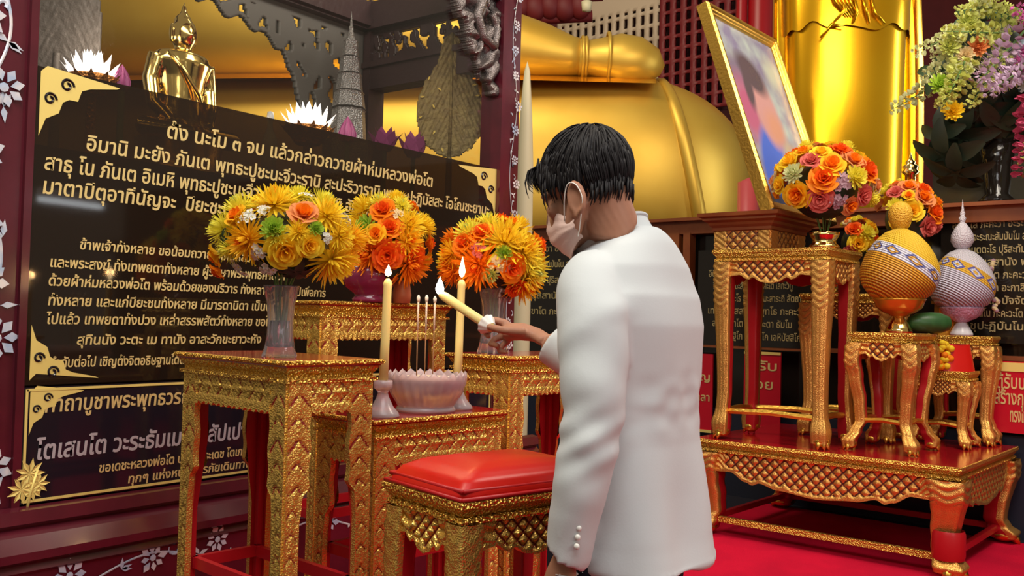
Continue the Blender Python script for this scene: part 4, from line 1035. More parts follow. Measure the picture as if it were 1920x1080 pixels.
# pedestal of the portrait, standing on the tall table
PX0, PY0 = 5.27, 2.43
pd = thing('portrait_pedestal', 'gilt carved pedestal under the framed portrait on the tall table', 'pedestal', alt(PX0, PY0, 1.745), TA)
pw, pdp = .50, .36
for (ox, oy) in ((pw / 2, pdp / 2),):
    mb = MB(); mb.box((ox, oy, .005 + .055), (pw - .03, pdp - .03, .11)); mb.build('box', 'wood_brown', pd)
    for (o, u, n, L_) in SIDES(pw, pdp):
        F = frame((o[0] + ox, o[1] + oy, .112), u, (0, 0, 1), n); mb = MB(); la = lattice(.06, .06)
        relief(mb, F, lambda s, tt, L_=L_: ((s - .5) * L_, -.108 * (1 - tt)), lambda u_, v_, s, tt, L_=L_: (.35 + .5 * abs(sin(v_ * 90 + u_ * 60)) if abs(abs(u_) - L_ * .40) < L_ * .10 else la(u_, v_ + .054, 0, 0)), int(L_ / .006), 22, .010, .01); mb.build('panel', ['gilt_brown', 'red_paint'], pd)
    mb = MB(); T_ = loc(ox, oy, 0)
    m2 = MB(); rim(m2, pw, pdp, [(0, .112), (.012, .118), (.012, .135), (.03, .15), (.035, .165), (.06, .178), (.06, .192), (.082, .200), (.085, .222), (-.1, .222)]); mb.add(m2.v, m2.f, 0, False, T_)
    mb.box((ox, oy, .215), (pw + .14, pdp + .14, .012)); mb.build('cornice', 'wood_brown', pd)
# framed portrait leaning back (towards +TY)
fb = P(1441, 392, 5.60); fx, fy = uv(fb)
lean = atan2(.46, 1.33)
Up_ = (TY * sin(lean) + UP * cos(lean)); Nn = (-TY * cos(lean) + UP * sin(lean))
FT = frame(alt(fx, fy, 1.745 + .226), TX, Up_, Nn)
pt = thing('framed_portrait', 'large leaning portrait in a stepped gold frame on the altar', 'picture', (0, 0, 0)); pt.matrix_world = FT
PWd, PH = 1.02, 1.42
mb = MB()
prof = [(0, -.05), (0, .02), (.012, .034), (.028, .034), (.034, .022), (.048, .022), (.054, .012), (.064, .012), (.070, .002), (.070, -.01)]
for (i0, z0), (i1, z1) in zip(prof, prof[1:]):
    q = []
    for i_, z in ((i0, z0), (i1, z1)): q += [(i_, i_, z), (PWd - i_, i_, z), (PWd - i_, PH - i_, z), (i_, PH - i_, z)]
    mb.add(q, [(k, (k + 1) % 4, 4 + (k + 1) % 4, 4 + k) for k in range(4)], 0, False)
mb.box((PWd / 2, PH / 2, -.045), (PWd - .01, PH - .01, .01)); mb.build('frame', 'gold', pt)
mb = MB(); mb.box((PWd / 2, PH / 2, -.012), (PWd - .13, PH - .13, .012)); mb.build('print', 'portrait_print', pt)
mb = MB(); mb.tube([(PWd * .5, PH * .9, -.055), (PWd * .5, .03, -.055)], .012, 6); mb.ell((.01, -.004, .02), (.018, .012, .018), 0, 8, 6); mb.build('back_strut', 'wood_dark', pt)

# bud ornaments on pedestal bowls
def bud(label, px, base_z, x0, skin, bowl, base, sc, tip, group='bud ornaments'):
    r = ray(px, 560); k = x0 / r.dot(TX); p = EYE + r * k
    t = thing('bud_ornament', label, 'ornament', (p.x, p.y, base_z), AZ - pi / 2, group)
    mb = MB(); mb.lathe([(x * sc, z * sc) for x, z in [(0, 0), (.072, 0), (.075, .012), (.066, .03), (.05, .06), (.034, .085), (.03, .095)]], 32, flute=(10, .03)); mb.build('foot', base, t)
    mb = MB(); mb.lathe([(x * sc, z * sc) for x, z in [(.03, .092), (.05, .098), (.055, .105), (.09, .118), (.125, .145), (.14, .185), (.146, .195), (.138, .198), (.11, .19), (0, .185)]], 36); mb.build('bowl', bowl, t)
    mb = MB(); mb.lathe([(x * sc, z) for x, z in [(.115, 0), (.165, .03), (.205, .09), (.218, .15), (.212, .20), (.19, .26), (.155, .32), (.115, .365), (.08, .395), (.045, .41), (.03, .418), (0, .42)]], 48, T=Matrix.Diagonal((1, 1, sc, 1)))
    mb.build('body', skin, t, loc(0, 0, .185 * sc))
    mb = MB(); mb.lathe([(x * sc, z * sc) for x, z in tip], 28); mb.build('crown', 'bud_ball_' + skin[4:], t)
    return t, p
simple('bud_ball_yellow', (.74, .40, .03), .55, bump=('voronoi', 120, .7)); simple('bud_ball_white', (.60, .56, .62), .5, bump=('voronoi', 120, .6))
bud('yellow bud ornament with a white diamond sash on an amber pedestal bowl', 1686, 1.265, 5.60, 'bud_yellow', 'amber_lacquer', 'gold_bright', 1.0,
    [(.03, .60), (.045, .615), (.062, .65), (.068, .685), (.06, .72), (.04, .745), (.015, .757), (0, .76)])
tb, pb_ = bud('lilac white bud ornament with a yellow diamond sash on a pink pedestal bowl', 1803, 1.255, 6.33, 'bud_white', 'lilac_bowl', 'white_stone', .90,
    [(.03, .60), (.055, .62), (.075, .655), (.072, .70), (.05, .745), (.028, .775), (.014, .79), (.02, .80), (.024, .82), (.012, .835), (.018, .85), (.01, .87), (.005, .91), (.001, .95)])
R_ = random.Random(5)
mb = MB()                                           # flower garland hanging on the white bud
for k in range(46):
    a = k / 45; pth = V((.185 - .05 * sin(a * 3), -.02 - .16 * sin(a * pi) * .3, .47 - .30 * a)) if a < .8 else V((.20 + .01 * sin(k), -.03, .47 - .30 * a))
    mb.ell(pth + V((R_.uniform(-.01, .01),) * 3), (.016, .016, .014), 0 if k % 3 else 1, 6, 4)
mb.build('garland', ['flower_cream', 'flower_mauve'], tb)
# gourd, casket, red cloth bundle
p = alt(5.75, 1.66, 1.265); mb = MB()
mb.tube([(-.13, 0, 0), (-.12, 0, 0), (-.07, 0, 0), (0, 0, 0), (.06, 0, 0), (.11, 0, 0), (.125, 0, 0)], [.012, .035, .056, .062, .060, .042, .01], 20)
g = mb.build('gourd', 'gourd_green', None, loc(p.x, p.y, 1.327) @ rot('Z', AZ - pi / 2 + .1)); tag(g, 'dark green gourd lying beside the amber pedestal bowl', 'gourd')
q = alt(6.335, 1.735); t = thing('casket', 'small golden casket between the two bud ornaments', 'casket', (q.x, q.y, 1.255), AZ - pi / 2)
mb = MB(); mb.box((0, 0, .01), (.13, .09, .02)); mb.box((0, 0, .11), (.11, .07, .18)); mb.box((0, 0, .205), (.14, .09, .02)); mb.build('body', 'amber_lacquer', t)
mb = MB(); mb.box((.062, -.01, .12), (.06, .07, .16)); mb.build('panel', 'gold_bead', t)
mb = MB()
for k in range(7): mb.ell((-.03 + .01 * (k % 3), -.05, .15 + .012 * k * (1 if k % 2 else -1)), (.012, .012, .014), k % 2, 6, 4)
mb.build('flower_sprig', ['flower_lemon', 'flower_white'], t)
q = alt(6.08, 1.62); t = thing('offering_bundle', 'red cloth bundle with orange flowers on the lowest gilt table', 'offering', (q.x, q.y, 1.045), AZ - pi / 2)
mb = MB(); mb.grid(lambda a, b: ((.13 * (1 - .25 * b) * cos(2 * pi * a)), .08 * (1 - .25 * b) * sin(2 * pi * a) * (1 + .1 * sin(14 * a)), .16 * b), 30, 6, 0, True, True); mb.add([(.0975 * cos(2 * pi * k / 20), .06 * sin(2 * pi * k / 20), .16) for k in range(20)], [tuple(range(20))], 0); mb.build('cloth', 'satin_red', t)
mb = MB()
for k in range(22): mb.ell((-.12 + .03 * R_.random() + .012 * (k % 5), -.07 + .01 * R_.random(), .02 + .15 * R_.random()), (.022, .018, .02), 0 if k % 3 else 1, 7, 5)
mb.build('flowers', ['flower_yellow', 'flower_orange'], t)

# ------------------------------------------------------------------ candles, incense, vases
def on_plane(px, z, dpt): p = P(px, 600, dpt); return V((p.x, p.y, z))
def flame(parent, z, h, r):
    mb = MB(); mb.lathe([(0, 0), (r * .7, h * .10), (r, h * .28), (r * .8, h * .5), (r * .4, h * .75), (0, h)], 12, T=loc(0, 0, z)); mb.build('flame', 'flame', parent)
    l = bpy.data.lights.new('flame_light', 'POINT'); l.energy = 1.0; l.color = (1, .55, .2); l.shadow_soft_size = .015
    o = bpy.data.objects.new('flame_light', l); COL.objects.link(o); o.parent = parent; o.location = (0, 0, z + h * .5)
def candle(label, px, dpt, y_top, hold_lab, fh):
    b = on_plane(px, T2Z, dpt); zt_ = P(px, y_top, dpt).z
    t = thing('candle_holder', hold_lab, 'candle holder', b, 0, 'glass candle holders')
    prof = [(0, 0), (.046, 0), (.048, .006), (.044, .014), (.030, .030), (.018, .055), (.014, .068), (.018, .076), (.026, .082), (.026, .102), (.020, .104), (.014, .090), (0, .088)]
    mb = MB(); mb.lathe(prof, 24, flute=(12, .03)); mb.build('holder', 'glass_frost', t)
    c = thing('candle', label, 'candle', (b.x, b.y, T2Z + .089), 0, 'lit altar candles'); h = zt_ - T2Z - .089
    c.rotation_euler = (0, .022, 0)
    mb = MB(); mb.lathe([(0, 0), (.0135, 0), (.0125, h * .4), (.0118, h * .93), (.013, h * .95), (.009, h * .985), (.004, h), (0, h)], 20); mb.build('wax', 'candle_wax', c)
    mb = MB(); mb.tube([(0, 0, h), (.001, 0, h + .012)], .0012, 5); mb.build('wick', 'wick', c)
    flame(c, h + .006, fh, .010)
candle('tall yellow candle with a small flame left of the incense bowl', 722, 2.64, 522, 'frosted glass candle holder left of the incense bowl', .034)
candle('tall yellow candle with a long flame right of the incense bowl', 861, 2.92, 524, 'frosted glass candle holder right of the incense bowl', .066)
b = on_plane(803, T2Z, 2.83)
t = thing('incense_bowl', 'pale fluted glass incense bowl filled with sand', 'bowl', b)
mb = MB()
def bowlf(a, b_):
    prof = [(0, .0), (.085, 0), (.09, .008), (.084, .018), (.088, .028), (.105, .055), (.116, .09), (.119, .108), (.116, .110), (.112, .10), (.10, .085), (0, .083)]
    x = b_ * (len(prof) - 1); i = min(int(x), len(prof) - 2); k = x - i; r = prof[i][0] * (1 - k) + prof[i + 1][0] * k; z = prof[i][1] * (1 - k) + prof[i + 1][1] * k
    th = 2 * pi * a; g = abs(sin(th * 12)); 
    if .02 < z < .1: r *= 1 + .03 * g
    if z > .098: z += .012 * (1 - abs(((a * 24) % 1) * 2 - 1)) 
    return (r * cos(th), r * sin(th), z)
mb.grid(bowlf, 96, 22, 0, True, True); mb.build('bowl', 'glass_frost', t)
mb = MB(); mb.lathe([(.1, .088), (.112, .098), (.08, .104), (0, .106)], 30); mb.build('sand', 'sand', t)
for k, (px, yt, dd) in enumerate(((784, 553, 2.80), (799, 553, 2.82), (814, 555, 2.84))):
    q = on_plane(px, T2Z + .10, dd); zt_ = P(px, yt, dd).z; h = zt_ - q.z
    s_ = thing('incense_stick', ('left', 'middle', 'right')[k] + ' one of the three incense sticks standing in the sand bowl', 'incense stick', q, 0, 'incense sticks')
    mb = MB(); mb.tube([(0, 0, 0), (.001 * (k - 1), 0, h * .6)], .0018, 6); mb.build('stem', 'incense_stick', s_)
    mb = MB(); mb.tube([(.001 * (k - 1), 0, h * .58), (.001 * (k - 1), 0, h - .018)], .003, 6); mb.build('incense', 'sand', s_)
    mb = MB(); mb.tube([(.001 * (k - 1), 0, h - .02), (.001 * (k - 1), .0, h - .008), (.001 * (k - 1), 0, h)], [.0042, .0055, .002], 8); mb.build('ash', 'incense_ash', s_)
def vase(label, px, dpt, z, sc, name='glass_vase'):
    b = on_plane(px, z, dpt); t = thing(name, label, 'vase', b, .3, 'cut glass vases')
    prof = [(0, 0), (.044, 0), (.046, .006), (.040, .022), (.034, .06), (.033, .10), (.036, .145), (.046, .19), (.048, .195), (.043, .192), (.031, .14), (.028, .10), (.029, .06), (.032, .03), (0, .024)]
    mb = MB(); mb.lathe([(x * sc, y * sc) for x, y in prof], 40, flute=(8, .05)); mb.build('glass', 'glass_clear', t); 
    mb = MB(); mb.lathe([(.027 * sc, .028 * sc), (.0275 * sc, .10 * sc), (0, .101 * sc)], 20); mb.build('water', 'glass_clear', t)
    mb = MB()
    for k in range(7): a = k * .9; mb.tube([(.012 * cos(a), .012 * sin(a), .03 * sc), (.016 * cos(a + 1), .016 * sin(a + 1), .19 * sc)], .0028, 5)
    mb.build('flower_stems', 'stem_green', t)
    return b
V1 = vase('clear cut glass vase on the left gilt table under yellow flowers', 526, 2.36, T1Z, .92)
V3 = vase('clear cut glass vase behind the hand under the right flower dome', 925, 3.20, T4Z, 1.18)
b = on_plane(690, T3Z, 3.28); V2 = b
mb = MB(); mb.lathe([(0, 0), (.055, 0), (.058, .012), (.05, .02), (.05, .028), (.08, .05), (.10, .085), (.098, .11), (.09, .12), (.08, .11), (.07, .08), (0, .06)], 36, T=loc(b)); tag(mb.build('flower_bowl', 'purple_glaze'), 'dark purple glazed bowl on the tallest gilt table', 'bowl')
b = on_plane(752, T3Z, 3.36); mb = MB(); mb.lathe([(0, 0), (.03, 0), (.034, .03), (.028, .07), (.03, .08), (.024, .078), (0, .05)], 24, T=loc(b)); tag(mb.build('cup', 'salmon_glaze'), 'small salmon coloured cup beside the purple bowl', 'cup')
# gold bowls under the rose bouquets
def gold_bowl(label, p, sc):
    mb = MB(); mb.lathe([(x * sc, z * sc) for x, z in [(0, 0), (.09, 0), (.092, .015), (.075, .03), (.07, .05), (.085, .075), (.095, .10), (.08, .10), (0, .08)]], 36, T=loc(p), flute=(12, .02)); tag(mb.build('flower_bowl', 'gold_bright'), label, 'bowl')
# ------------------------------------------------------------------ flowers
FMESH = {}
def petal_strip(mb, base, d, up, ln, wd, curl, tip, mi, n=4, cup=.25):
    """one narrow petal from base along d, bending towards up by curl"""
    side = d.cross(up).normalized(); vs = []
    for i in range(n + 1):
        t = i / n; a = curl * t
        p = base + (d * (sin(a) / curl if abs(curl) > 1e-3 else t) + up * ((1 - cos(a)) / curl if abs(curl) > 1e-3 else 0)) * ln
        w_ = wd * (sin(pi * (.12 + .80 * t)) if tip else (.45 + .55 * t) * (1 - max(0, t - .8) * 2.5))
        vs += [p - side * w_ + up * (w_ * cup), p - up * (w_ * cup * .4), p + side * w_ + up * (w_ * cup)]
    fs = []
    for i in range(n):
        for k in (0, 1): fs.append((i * 3 + k, i * 3 + k + 1, i * 3 + k + 4, i * 3 + k + 3))
    mb.add(vs, fs, mi, True)
def mk_mum(rnd, n=120):                            # spider chrysanthemum, radius 1, axis +Z
    mb = MB(); g = pi * (3 - sqrt(5))
    for k in range(n):
        u = (k + .5) / n; az = k * g + rnd.uniform(-.15, .15); el = radians(86 - 112 * u ** .85) + rnd.uniform(-.08, .08)
        d = V((cos(az) * cos(el), sin(az) * cos(el), sin(el))); up = V((-cos(az) * sin(el), -sin(az) * sin(el), cos(el)))
        ln = (.42 + .66 * u ** .7) * rnd.uniform(.86, 1.08); curl = (1.3 - 1.1 * u) * rnd.uniform(.7, 1.2)
        petal_strip(mb, V((0, 0, -.05)) + d * .05, d, up, ln, .052 + .014 * u, max(.15, curl), True, 0 if u > .22 else 1, 4, .35)
    return mb
def mk_rose(rnd, open_=1.0):
    mb = MB()
    for k in range(20):
        u = k / 19; az = k * 2.4; r0 = .10 + .50 * u; wd = .30 + .34 * u; h = .62 - .30 * u; flare = .05 + .42 * u * open_
        def fn(s, t, az=az, r0=r0, wd=wd, h=h, flare=flare, u=u):
            th = az + (s - .5) * 2.0 * wd / max(.25, r0) * .62; tt = t; rr = r0 * (.25 + .75 * sin(tt * pi * .5)) + flare * tt ** 3
            edge = 1 - .28 * (abs(s - .5) * 2) ** 2.5
            return (rr * cos(th), rr * sin(th), -.35 + (h + .35) * tt * edge - .20 * u * tt ** 4)
        mb.grid(fn, 6, 5, 0 if u > .45 else 1, True)
    return mb
def mk_small(rnd):                                 # cluster of small five petal blossoms
    mb = MB()
    for k in range(7):
        a = k * 2.4; r = .24 * sqrt(k); c = V((r * cos(a), r * sin(a), .25 - .3 * r * r)); nrm = V((c.x * .8, c.y * .8, 1)).normalized(); ax = nrm.orthogonal().normalized(); by_ = nrm.cross(ax)
        for j in range(5):
            b_ = 2 * pi * j / 5 + k; d = (ax * cos(b_) + by_ * sin(b_)); petal_strip(mb, c, d, nrm, .34, .15, .5, True, 0, 3, .1)
        mb.ell(c + nrm * .04, (.05, .05, .05), 1, 6, 4)
    return mb
def mk_pom(rnd):                                   # frilly carnation
    mb = MB(); g = pi * (3 - sqrt(5))
    for k in range(60):
        u = (k + .5) / 60; az = k * g; el = radians(88 - 95 * u)
        d = V((cos(az) * cos(el), sin(az) * cos(el), sin(el))); up = V((-cos(az) * sin(el), -sin(az) * sin(el), cos(el)))
        petal_strip(mb, d * .15, d, up, .6 + .2 * u + rnd.uniform(-.08, .08), .16, .5, False, 0, 3, .35)
    return mb
def mk_leaf(rnd):
    mb = MB()
    for k in range(5):
        a = k * 1.26 + .4; d = V((cos(a) * .9, sin(a) * .9, .1)).normalized(); petal_strip(mb, V((0, 0, 0)), d, V((0, 0, 1)), 1.0 + .25 * rnd.random(), .24, -.7, True, 0, 6, .2)
    return mb
def mk_spike(rnd, n=46):                           # drooping orchid / snapdragon spike along +Z, length 1
    mb = MB()
    mb.tube([(0, 0, 0), (.01, 0, .5), (0, 0, 1)], [.010, .008, .003], 5, 1)
    for k in range(n):
        t = .06 + .92 * k / n; a = k * 2.4; r = .125 * (1 - .62 * t) + .012; d = V((cos(a), sin(a), .35)).normalized(); up = V((0, 0, 1))
        c = V((d.x * r * .6, d.y * r * .6, t))
        for j in range(4):
            e = (d + V((rnd.uniform(-.8, .8), rnd.uniform(-.8, .8), rnd.uniform(-.6, .8)))).normalized()
            u_ = e.orthogonal().normalized(); petal_strip(mb, c, e, u_, .075 * (1.15 - .55 * t), .032 * (1.15 - .5 * t), .8, True, 0, 2, .2)
    return mb
KINDS_ = {'chrysanthemum': mk_mum, 'rose': mk_rose, 'blossom': mk_small, 'carnation': mk_pom, 'leaf_sprig': mk_leaf, 'flower_spike': mk_spike}
INNER = {'yellow': 'gold_y', 'lemon': 'lime', 'gold_y': 'orange', 'orange': 'deep_orange', 'deep_orange': 'deep_orange', 'peach': 'orange', 'pink': 'pink', 'cream': 'peach', 'white': 'lemon', 'green': 'lime', 'mauve': 'mauve', 'pale': 'lime'}
def fmesh(kind, col):
    k = (kind, col)
    if k not in FMESH:
        mb = KINDS_[kind](random.Random(hash(k[1]) % 1 + len(FMESH)))
        me = bpy.data.meshes.new(kind); me.from_pydata(mb.v, [], mb.f)
        if kind == 'leaf_sprig': mats = ['leaf_' + col]
        elif kind == 'flower_spike': mats = ['flower_' + col, 'stem_green']
        else: mats = ['flower_' + col, 'flower_' + INNER.get(col, col)]
        for m in mats: me.materials.append(M[m])
        me.polygons.foreach_set('material_index', mb.mi); me.polygons.foreach_set('use_smooth', mb.sm); me.update(); FMESH[k] = me
    return FMESH[k]
def aim(o, d, spin=0): return (loc(o) @ V(d).to_track_quat('Z', 'Y').to_matrix().to_4x4() @ rot('Z', spin))
def add_flower(t, kind, col, p, d, r, spin=0, name=None):
    o = put(name or kind, fmesh(kind, col), t, aim(p, d, spin) @ Matrix.Scale(r, 4)); return o
def bouquet(label, cpx, cpy, dpt, rx, ry, items, base, fillers, seed, group, n_back=26, name='bouquet', fr=.05, mouth=None):
    """dome of flowers; items = (px, py, kind, colour, radius px) seen from the front; the rest is filled in around"""
    R_ = random.Random(seed); c = P(cpx, cpy, dpt); s_ = dpt / FPX; A, B = rx * s_, ry * s_
    t = thing(name, label, 'bouquet', c, AZ - pi / 2, group)        # local x = right, y = away, z = up
    placed = []
    for px, py, kind, col, rp in items:
        x, z = (px - cpx) * s_, (cpy - py) * s_; q = (x / A) ** 2 + (z / B) ** 2
        k = max(0, 1 - q); y = -sqrt(k) * A * .86; n = V((x / A ** 2, y / A ** 2, z / B ** 2)).normalized()
        r = rp * s_; p = V((x, y, z)) - n * r * .25
        add_flower(t, kind, col, p, (n + V((R_.uniform(-.1, .1), -.15, R_.uniform(-.05, .15)))).normalized(), r, R_.uniform(0, 6)); placed.append((p, r))
    g = pi * (3 - sqrt(5)); N = 90; cnt = 0
    for k in range(N):
        zz = 1 - 1.55 * (k + .5) / N; az = k * g; rr = sqrt(max(0, 1 - zz * zz)); n = V((rr * cos(az), rr * sin(az), zz)); p = V((n.x * A, n.y * A, n.z * B)) * .93
        kind, col, f = R_.choice(fillers); r = f * A
        if any((p - q).length < .62 * (r + r2) for q, r2 in placed): continue
        if cnt >= n_back: break
        cnt += 1; add_flower(t, kind, col, p, n, r, R_.uniform(0, 6)); placed.append((p, r))
    for k in range(8):                              # greens tucked under and between
        a = k * .8 + .2; n = V((cos(a), sin(a), -.55)).normalized(); add_flower(t, 'leaf_sprig', 'dark' if k % 2 else 'green', V((n.x * A * .55, n.y * A * .55, n.z * B * .75)), n, A * .40, k)
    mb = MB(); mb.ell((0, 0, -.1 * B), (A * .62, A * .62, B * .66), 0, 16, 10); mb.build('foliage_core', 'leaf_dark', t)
    if mouth is not None:
        m_ = Matrix.Rotation(-(AZ - pi / 2), 4, 'Z') @ (V(mouth) - c); mb = MB()
        for k in range(6): a = k * 1.05; mb.tube([(.01 * cos(a) + m_.x, .01 * sin(a) + m_.y, m_.z - .02), (.25 * A * cos(a), .25 * A * sin(a), -.3 * B)], .003, 5)
        mb.build('stem', 'stem_green', t)
    return t
MU, RO, BL, CA, LE = 'chrysanthemum', 'rose', 'blossom', 'carnation', 'leaf_sprig'
yf = [(MU, 'yellow', .34), (RO, 'gold_y', .22), (MU, 'lemon', .30), (BL, 'white', .22), (MU, 'gold_y', .32)]
bouquet('wide yellow and orange flower dome with white blossoms in the left glass vase', 540, 447, 2.36, 132, 88, [
    (526, 375, MU, 'yellow', 52), (455, 388, MU, 'lemon', 44), (420, 432, MU, 'lemon', 42), (459, 410, RO, 'gold_y', 25), (487, 416, BL, 'white', 23), (516, 402, BL, 'white', 17),
    (482, 462, MU, 'gold_y', 46), (590, 403, RO, 'peach', 30), (628, 396, MU, 'yellow', 44), (540, 438, CA, 'green', 26), (612, 434, CA, 'green', 17), (560, 482, RO, 'yellow', 37),
    (604, 467, RO, 'yellow', 26), (510, 482, BL, 'white', 22), (460, 510, BL, 'white', 26), (521, 512, BL, 'white', 22), (631, 450, BL, 'white', 14), (640, 500, MU, 'yellow', 58),
    (400, 487, RO, 'gold_y', 24), (412, 470, LE, 'green', 24), (406, 516, RO, 'orange', 20), (572, 522, LE, 'dark', 36), (548, 452, MU, 'lemon', 26), (585, 440, MU, 'yellow', 26), (560, 358, MU, 'lemon', 30), (655, 440, MU, 'yellow', 34), (576, 365, BL, 'white', 16), (440, 478, MU, 'lemon', 30), (432, 455, LE, 'dark', 20)],
    None, yf, 2, 'yellow flower domes by the shrine case', 24, mouth=V1 + V((0, 0, .17)))
of = [(MU, 'orange', .36), (RO, 'orange', .26), (MU, 'yellow', .36), (RO, 'gold_y', .26)]
bouquet('orange and yellow flower dome in the purple bowl behind the candles', 730, 458, 3.28, 80, 92, [
    (674, 386, MU, 'yellow', 44), (722, 394, RO, 'orange', 27), (738, 430, RO, 'orange', 26), (776, 420, MU, 'yellow', 36), (693, 430, CA, 'green', 27), (750, 404, BL, 'cream', 16),
    (692, 483, MU, 'orange', 50), (735, 485, RO, 'deep_orange', 32), (776, 455, MU, 'gold_y', 36), (782, 502, MU, 'orange', 46), (788, 486, RO, 'deep_orange', 22), (712, 378, MU, 'lemon', 28), (660, 420, MU, 'yellow', 30), (752, 510, LE, 'dark', 26), (756, 382, MU, 'lemon', 24)],
    None, of, 4, 'yellow flower domes by the shrine case', 24, mouth=V2 + V((0, 0, .10)))
bouquet('round yellow and orange flower dome in the glass vase behind the hand', 926, 487, 3.20, 98, 80, [
    (950, 446, MU, 'yellow', 56), (877, 434, MU, 'lemon', 38), (903, 438, RO, 'orange', 26), (868, 458, RO, 'orange', 25), (897, 473, BL, 'pink', 20), (892, 508, MU, 'orange', 50), (841, 515, MU, 'orange', 38), (840, 478, MU, 'gold_y', 34),
    (990, 470, MU, 'yellow', 42), (997, 459, RO, 'orange', 13), (963, 508, RO, 'orange', 28), (938, 498, BL, 'cream', 26), (946, 480, CA, 'green', 18), (1004, 512, MU, 'lemon', 46), (992, 538, MU, 'gold_y', 46), (971, 545, RO, 'deep_orange', 22), (960, 562, LE, 'dark', 30), (915, 415, MU, 'lemon', 30), (922, 520, CA, 'lime', 18)],
    None, of + yf[:2], 6, 'yellow flower domes by the shrine case', 24, mouth=V3 + V((0, 0, .2)))
rf = [(RO, 'orange', .22), (RO, 'yellow', .20), (RO, 'pink', .22), (RO, 'peach', .22), (CA, 'lemon', .20), (RO, 'cream', .20), (RO, 'gold_y', .20), (BL, 'mauve', .18)]
q = alt(5.37, 2.14, 1.745); gold_bowl('gilt bowl under the large rose dome on the tall table', q, .92); dq = q.dot(FW)
bouquet('large ball of orange pink and yellow roses beside the framed portrait', 1545, 350, dq, 98, 82, [
    (1560, 283, RO, 'deep_orange', 22), (1520, 292, RO, 'yellow', 20), (1500, 308, RO, 'pink', 20), (1534, 316, RO, 'gold_y', 27), (1580, 305, RO, 'peach', 24), (1612, 322, RO, 'orange', 30), (1518, 345, RO, 'orange', 30), (1578, 342, CA, 'lemon', 26),
    (1552, 352, BL, 'mauve', 24), (1475, 375, RO, 'gold_y', 28), (1514, 385, RO, 'pink', 26), (1600, 376, RO, 'pink', 22), (1548, 388, BL, 'mauve', 22), (1470, 335, CA, 'pale', 24), (1468, 305, RO, 'yellow', 24), (1615, 290, RO, 'yellow', 20), (1630, 350, RO, 'cream', 22), (1575, 395, RO, 'peach', 20), (1622, 376, CA, 'lemon', 18)],
    None, rf, 8, 'rose bouquets on the altar', 34, mouth=q + V((0, 0, .08)))
q = alt(6.02, 1.97, 1.50); gold_bowl('gilt bowl under the smaller rose dome behind the yellow bud', q, .9); dq = q.dot(FW)
bouquet('smaller ball of orange and cream roses behind the yellow bud ornament', 1700, 405, dq, 62, 68, [
    (1690, 350, RO, 'peach', 20), (1720, 356, RO, 'orange', 22), (1665, 362, RO, 'pink', 16), (1662, 392, CA, 'lemon', 20), (1716, 372, RO, 'peach', 22), (1740, 400, RO, 'orange', 24), (1726, 430, RO, 'pink', 22), (1668, 420, RO, 'gold_y', 20), (1690, 400, RO, 'yellow', 22), (1748, 425, RO, 'pink', 18), (1750, 380, RO, 'gold_y', 18)],
    None, rf, 11, 'rose bouquets on the altar', 24, mouth=q + V((0, 0, .08)))
q = alt(6.02, 2.27, 1.50); gold_bowl('gilt bowl of mixed flowers between the tall table and the yellow bud', q, .8); dq = q.dot(FW)
bouquet('low mixed bunch of yellow and red roses between the rose dome and the yellow bud', 1604, 452, dq, 42, 46, [
    (1590, 430, RO, 'deep_orange', 16), (1612, 438, CA, 'lemon', 20), (1628, 425, RO, 'yellow', 18), (1598, 460, RO, 'yellow', 20), (1620, 462, CA, 'yellow', 16), (1586, 474, RO, 'pink', 14), (1636, 450, RO, 'orange', 14)],
    None, rf, 13, 'rose bouquets on the altar', 14, mouth=q + V((0, 0, .07)))
# big cascading spray, upper right, in a pot on the altar wall ledge
t = thing('hanging_bouquet', 'big cascading spray of pale green pink and lavender flowers at the upper right', 'bouquet', P(1850, 170, 6.05), AZ - pi / 2)
sb = 6.05 / FPX; R_ = random.Random(21)
def bq(px, py, y=0): return V(((px - 1850) * sb, y, (170 - py) * sb))
SP = [  # start px,py -> end px,py, colour
    (1800, 60, 1700, 110, 'pale'), (1830, 40, 1745, 55, 'lime'), (1860, 20, 1760, 5, 'rosepink'), (1880, 10, 1790, -10, 'magenta'), (1790, 110, 1705, 165, 'pale'), (1800, 130, 1690, 200, 'pale'),
    (1840, 90, 1715, 95, 'lime'), (1880, 60, 1800, 40, 'lime'), (1900, 110, 1815, 70, 'magenta'), (1905, 90, 1835, 165, 'magenta'), (1860, 90, 1770, 190, 'lavender'), (1885, 110, 1870, 195, 'lavender'), (1910, 120, 1905, 170, 'lavender'),
    (1800, 150, 1735, 215, 'lime'), (1840, 130, 1765, 225, 'lime'), (1870, 150, 1780, 210, 'lavender'), (1780, 90, 1720, 130, 'pale'), (1900, 55, 1850, 20, 'lime'), (1925, 60, 1880, 75, 'lime'), (1850, 110, 1790, 160, 'pale'),
    (1850, 215, 1812, 360, 'rosepink'), (1925, 200, 1870, 320, 'lime'), (1930, 30, 1880, -30, 'magenta'), (1940, 120, 1990, 190, 'lime'), (1930, 80, 2010, 90, 'magenta'), (1920, 40, 1990, 0, 'pale'), (1900, 0, 1910, -70, 'lavender'), (1850, 0, 1830, -60, 'lime'), (1930, 170, 1960, 260, 'lavender'), (1890, 190, 1900, 250, 'mauve'),
    (1825, 120, 1745, 150, 'pale'), (1760, 140, 1712, 230, 'lime'), (1845, 65, 1795, 95, 'pale'), (1900, 140, 1820, 190, 'lime')]
